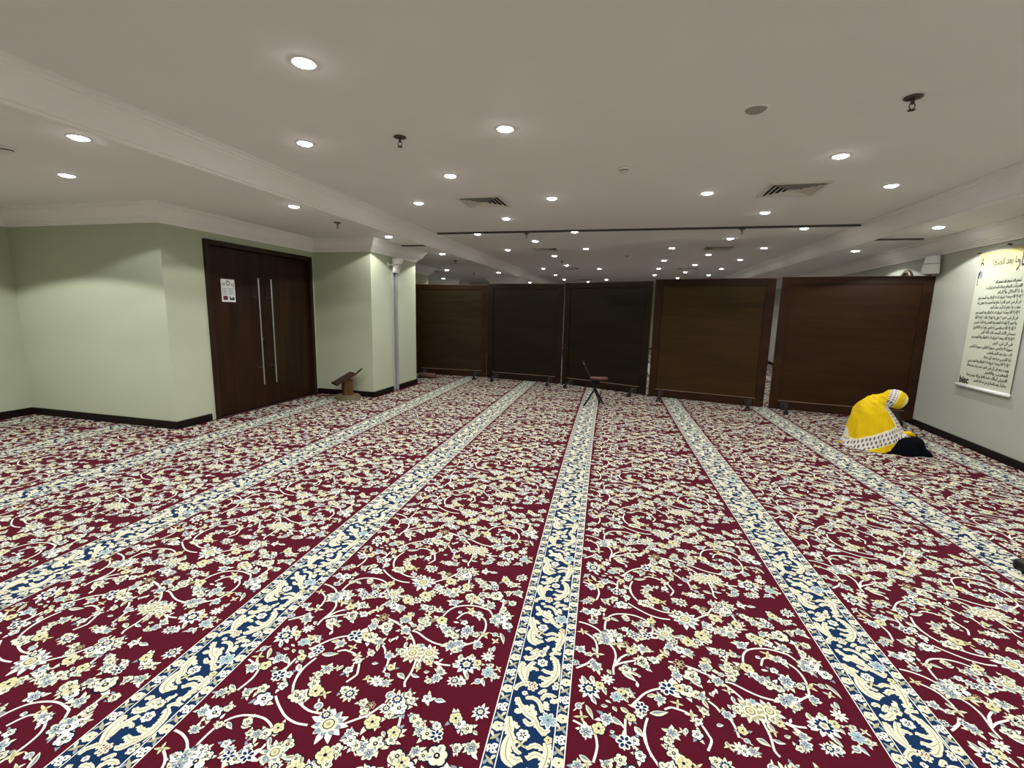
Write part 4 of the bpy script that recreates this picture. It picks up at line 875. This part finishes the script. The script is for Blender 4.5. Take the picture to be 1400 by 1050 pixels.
# head details on the body surface: nose, lips and eyes on the downturned face (mostly hidden by the shawl)
def remeshed(name, bm, vox, m, parent, post=None, smooth_it=6):
    me = bpy.data.meshes.new(name); bm.to_mesh(me); bm.free()
    o = bpy.data.objects.new(name, me); C.objects.link(o)
    rm_ = o.modifiers.new('r', 'REMESH'); rm_.mode = 'VOXEL'; rm_.voxel_size = vox
    sm = o.modifiers.new('s', 'SMOOTH'); sm.iterations = smooth_it; sm.factor = 0.5
    bpy.context.view_layer.update(); dg = bpy.context.evaluated_depsgraph_get()
    nm = bpy.data.meshes.new_from_object(o.evaluated_get(dg)); bpy.data.objects.remove(o)
    nm.materials.clear()
    for q in (m if isinstance(m, list) else [m]): nm.materials.append(q)
    if post: post(nm)
    nm.shade_smooth()
    n = bpy.data.objects.new(name, nm); C.objects.link(n); n.parent = parent; return n
def loft(bm, rings, seg=40):
    """rings: (cx, cy, cz, rx, ry, tilt) ellipses, tilt leans the ring's plane forward"""
    R0 = []
    for cx, cy, cz_, rx, ry, tl in rings:
        R0.append([bm.verts.new((cx + rx * math.cos(2 * math.pi * k / seg) * math.cos(tl), cy + ry * math.sin(2 * math.pi * k / seg), cz_ - rx * math.cos(2 * math.pi * k / seg) * math.sin(tl))) for k in range(seg)])
    for A_, B_ in zip(R0, R0[1:]):
        for k in range(seg): bm.faces.new((A_[k], A_[(k + 1) % seg], B_[(k + 1) % seg], B_[k]))
    bm.faces.new(R0[0]); bm.faces.new(R0[-1])
    bmesh.ops.recalc_face_normals(bm, faces=bm.faces)
bm = bmesh.new()
loft(bm, [(-0.035, 0, -0.02, .240, .245, 0), (-0.03, 0, .05, .248, .248, 0), (-0.015, 0, .11, .255, .245, 0), (-0.022, 0, .17, .240, .232, 0), (-0.035, 0, .24, .217, .215, 0), (-0.050, 0, .31, .190, .198, 0), (-0.062, 0, .375, .163, .178, .03), (-0.067, 0, .43, .128, .150, .06), (-0.060, 0, .475, .093, .118, .1), (-0.052, 0, .51, .058, .075, .15), (-0.045, 0, .535, .03, .04, .15)])
loft(bm, [(0.15, -0.03, .09, .10, .13, 0), (0.175, -0.03, .14, .095, .12, 0), (0.165, -0.03, .185, .075, .10, 0), (.12, -.03, .22, .05, .08, 0)])
# hood: the cloth over the bowed head, with a narrow neck behind
loft(bm, [(-0.06, 0, .45, .085, .11, .9), (-0.015, 0, .475, .075, .085, 1.1), (0.025, 0, .495, .072, .072, 1.25), (0.060, 0, .512, .090, .078, 1.35), (0.100, 0, .513, .098, .082, 1.5), (0.138, 0, .506, .094, .078, 1.65), (0.168, 0, .495, .078, .066, 1.8), (0.188, 0, .485, .052, .046, 1.9), (.197, 0, .480, .02, .02, 2.0)], 28)
def hemz(x): return np.interp(x, [-.05, .10, .20, .235, .30], [-.05, .035, .105, .155, .19])
def shawl_post(me):
    n = len(me.vertices); co = np.empty(n * 3); me.vertices.foreach_get('co', co); co = co.reshape(-1, 3)
    x, y, z = co[:, 0].copy(), co[:, 1].copy(), co[:, 2].copy(); ang = np.arctan2(y, x + 0.03)
    # folds: gathered at the neck, hanging to the hem
    fold = 0.0055 * np.sin(ang * 11 + 9 * z) * np.clip((.40 - z) / .3, 0, 1) + 0.003 * np.sin(ang * 23 - 5 * z) * np.clip((.38 - z) / .3, 0, 1)
    fold += 0.004 * np.sin(ang * 6 + z * 40) * np.clip((z - .25) / .1, 0, 1) * (x < .03)
    nk = np.exp(-((x + .02) ** 2 / .006 + (z - .485) ** 2 / .0022)); fold += 0.011 * nk * np.sin(x * 75 + z * 95)
    r = np.maximum(np.hypot(x, y), .05); co[:, 0] += fold * x / r; co[:, 1] += fold * y / r
    co[:, 2] += 0.007 * nk * np.sin(x * 90)
    fl = np.clip((.09 - z) / .09, 0, 1) ** 2; co[:, 0] += fl * .035 * np.cos(ang) * (x < 0); co[:, 1] += fl * .02 * np.sin(ang)
    co[:, 2] = np.maximum(co[:, 2], 0.003)
    me.vertices.foreach_set('co', co.ravel())
    npoly = len(me.polygons); c = np.empty(npoly * 3); me.polygons.foreach_get('center', c); c = c.reshape(-1, 3)
    x, y, z = c[:, 0], c[:, 1], c[:, 2]
    T = .095 + .53 * (x + .2); Bt = .050 + .46 * x; T = np.where(x < -.2, .095, T)
    mi = np.zeros(npoly, dtype=np.int32)            # 0 yellow 1 pale yellow 2 white 3 motif
    body = z < .40
    mi[body & (z < T)] = 1; band = body & (z < T - .014) & (z > Bt + .010); mi[band] = 2; mi[body & (z <= Bt)] = 0
    u = np.arctan2(-y, x + .03) * .24; v = z - .5 * x
    gx = 0.031; gz = 0.046; row = np.floor(v / gz); fu = ((u / gx + .5 * (row % 2)) % 1 - .5) * gx; fv = (v - row * gz) - .5 * gz
    mi[band & ((fu / .0078) ** 2 + (fv / .0165) ** 2 < 1)] = 3
    # the front edge of the shawl carries the same border
    xe = np.interp(z, [.19, .24, .34, .40, .42], [.185, .170, .118, .085, .07])
    fr = (x > xe - .048) & (z > .17) & (z < .425) & (x > .03)
    mi[fr] = 2; mi[fr & (x < xe - .038)] = 1
    fu = ((z / .030) % 1 - .5) * .030; fv = ((y / .024 + np.floor(z / .030) * .5) % 1 - .5) * .024
    mi[fr & (mi == 2) & ((fu / .011) ** 2 + (fv / .0065) ** 2 < 1)] = 3
    bk = (x < -.252 + .10 * (.16 - z)) & (z < .17) & (mi == 0); mi[bk] = 2
    # hood: printed band behind the crown, yellow over the brow, pale edge
    s = x - .28 * (z - .51); hd_ = (x > .015) & (z > .405) & (s > .03)
    mi[hd_ & (s < .098)] = 2
    fu = ((s / .028) % 1 - .5) * .028; fv = (((y * 1.2 + z) / .024 + np.floor(s / .028) * .5) % 1 - .5) * .024
    mi[hd_ & (mi == 2) & ((fu / .010) ** 2 + (fv / .0062) ** 2 < 1)] = 3
    mi[hd_ & (s >= .098) & (s < .108)] = 1; mi[hd_ & (s >= .108)] = 0; mi[hd_ & (s >= .168)] = 1
    me.polygons.foreach_set('material_index', mi)
    q = bmesh.new(); q.from_mesh(me); q.faces.ensure_lookup_table()
    cut = [f for f in q.faces if f.calc_center_median().z < float(hemz(f.calc_center_median().x)) and f.calc_center_median().x > -.04]
    bmesh.ops.delete(q, geom=cut, context='FACES'); q.to_mesh(me); q.free()
sh = remeshed('shawl', bm, 0.0042, [M['cloth_y'], M['cloth_py'], M['cloth_w'], M['cloth_m']], person, shawl_post, 4)
sh['label'] = 'yellow shawl with white printed border drawn over the head'
# black skirt over the bent knees, showing below the shawl's rising hem
bm = bmesh.new()
loft(bm, [(0.18, -0.02, -0.01, .225, .235, 0), (0.18, -0.02, .04, .215, .225, 0), (0.19, -0.02, .09, .190, .205, 0), (0.21, -0.02, .135, .150, .175, 0), (.22, -.02, .160, .10, .12, 0), (.22, -.02, .172, .04, .05, 0)])
loft(bm, [(0.36, -0.10, -0.01, .075, .09, 0), (0.355, -0.10, .03, .068, .08, 0), (.34, -.10, .07, .04, .05, 0)], 20)
def sk_post(me):
    n = len(me.vertices); co = np.empty(n * 3); me.vertices.foreach_get('co', co); co = co.reshape(-1, 3)
    ang = np.arctan2(co[:, 1] + .02, co[:, 0] - .2); f = .008 * np.sin(ang * 9 + co[:, 2] * 20) * np.clip(1 - co[:, 2] / .2, 0, 1)
    co[:, 0] += f * np.cos(ang); co[:, 1] += f * np.sin(ang); co[:, 2] = np.maximum(co[:, 2], 0.002); me.vertices.foreach_set('co', co.ravel())
so = remeshed('skirt', bm, 0.010, M['skirt'], person, sk_post, 6); so['label'] = 'black skirt over the knees'
# loose yellow corner of cloth behind and at the lap
for nm, pts, r in (('cloth_corner', [(-0.335, -0.03, 0.010), (-0.30, -0.05, 0.014), (-0.25, -0.08, 0.02)], [.003, .010, .016]), ('cloth_corner', [(0.17, -0.09, 0.175), (0.235, -0.09, 0.195), (0.285, -0.08, 0.172)], [.026, .026, .010])):
    bm = bmesh.new(); tube(bm, pts, r, 12); obj(nm, bm, M['cloth_y'], person, True)
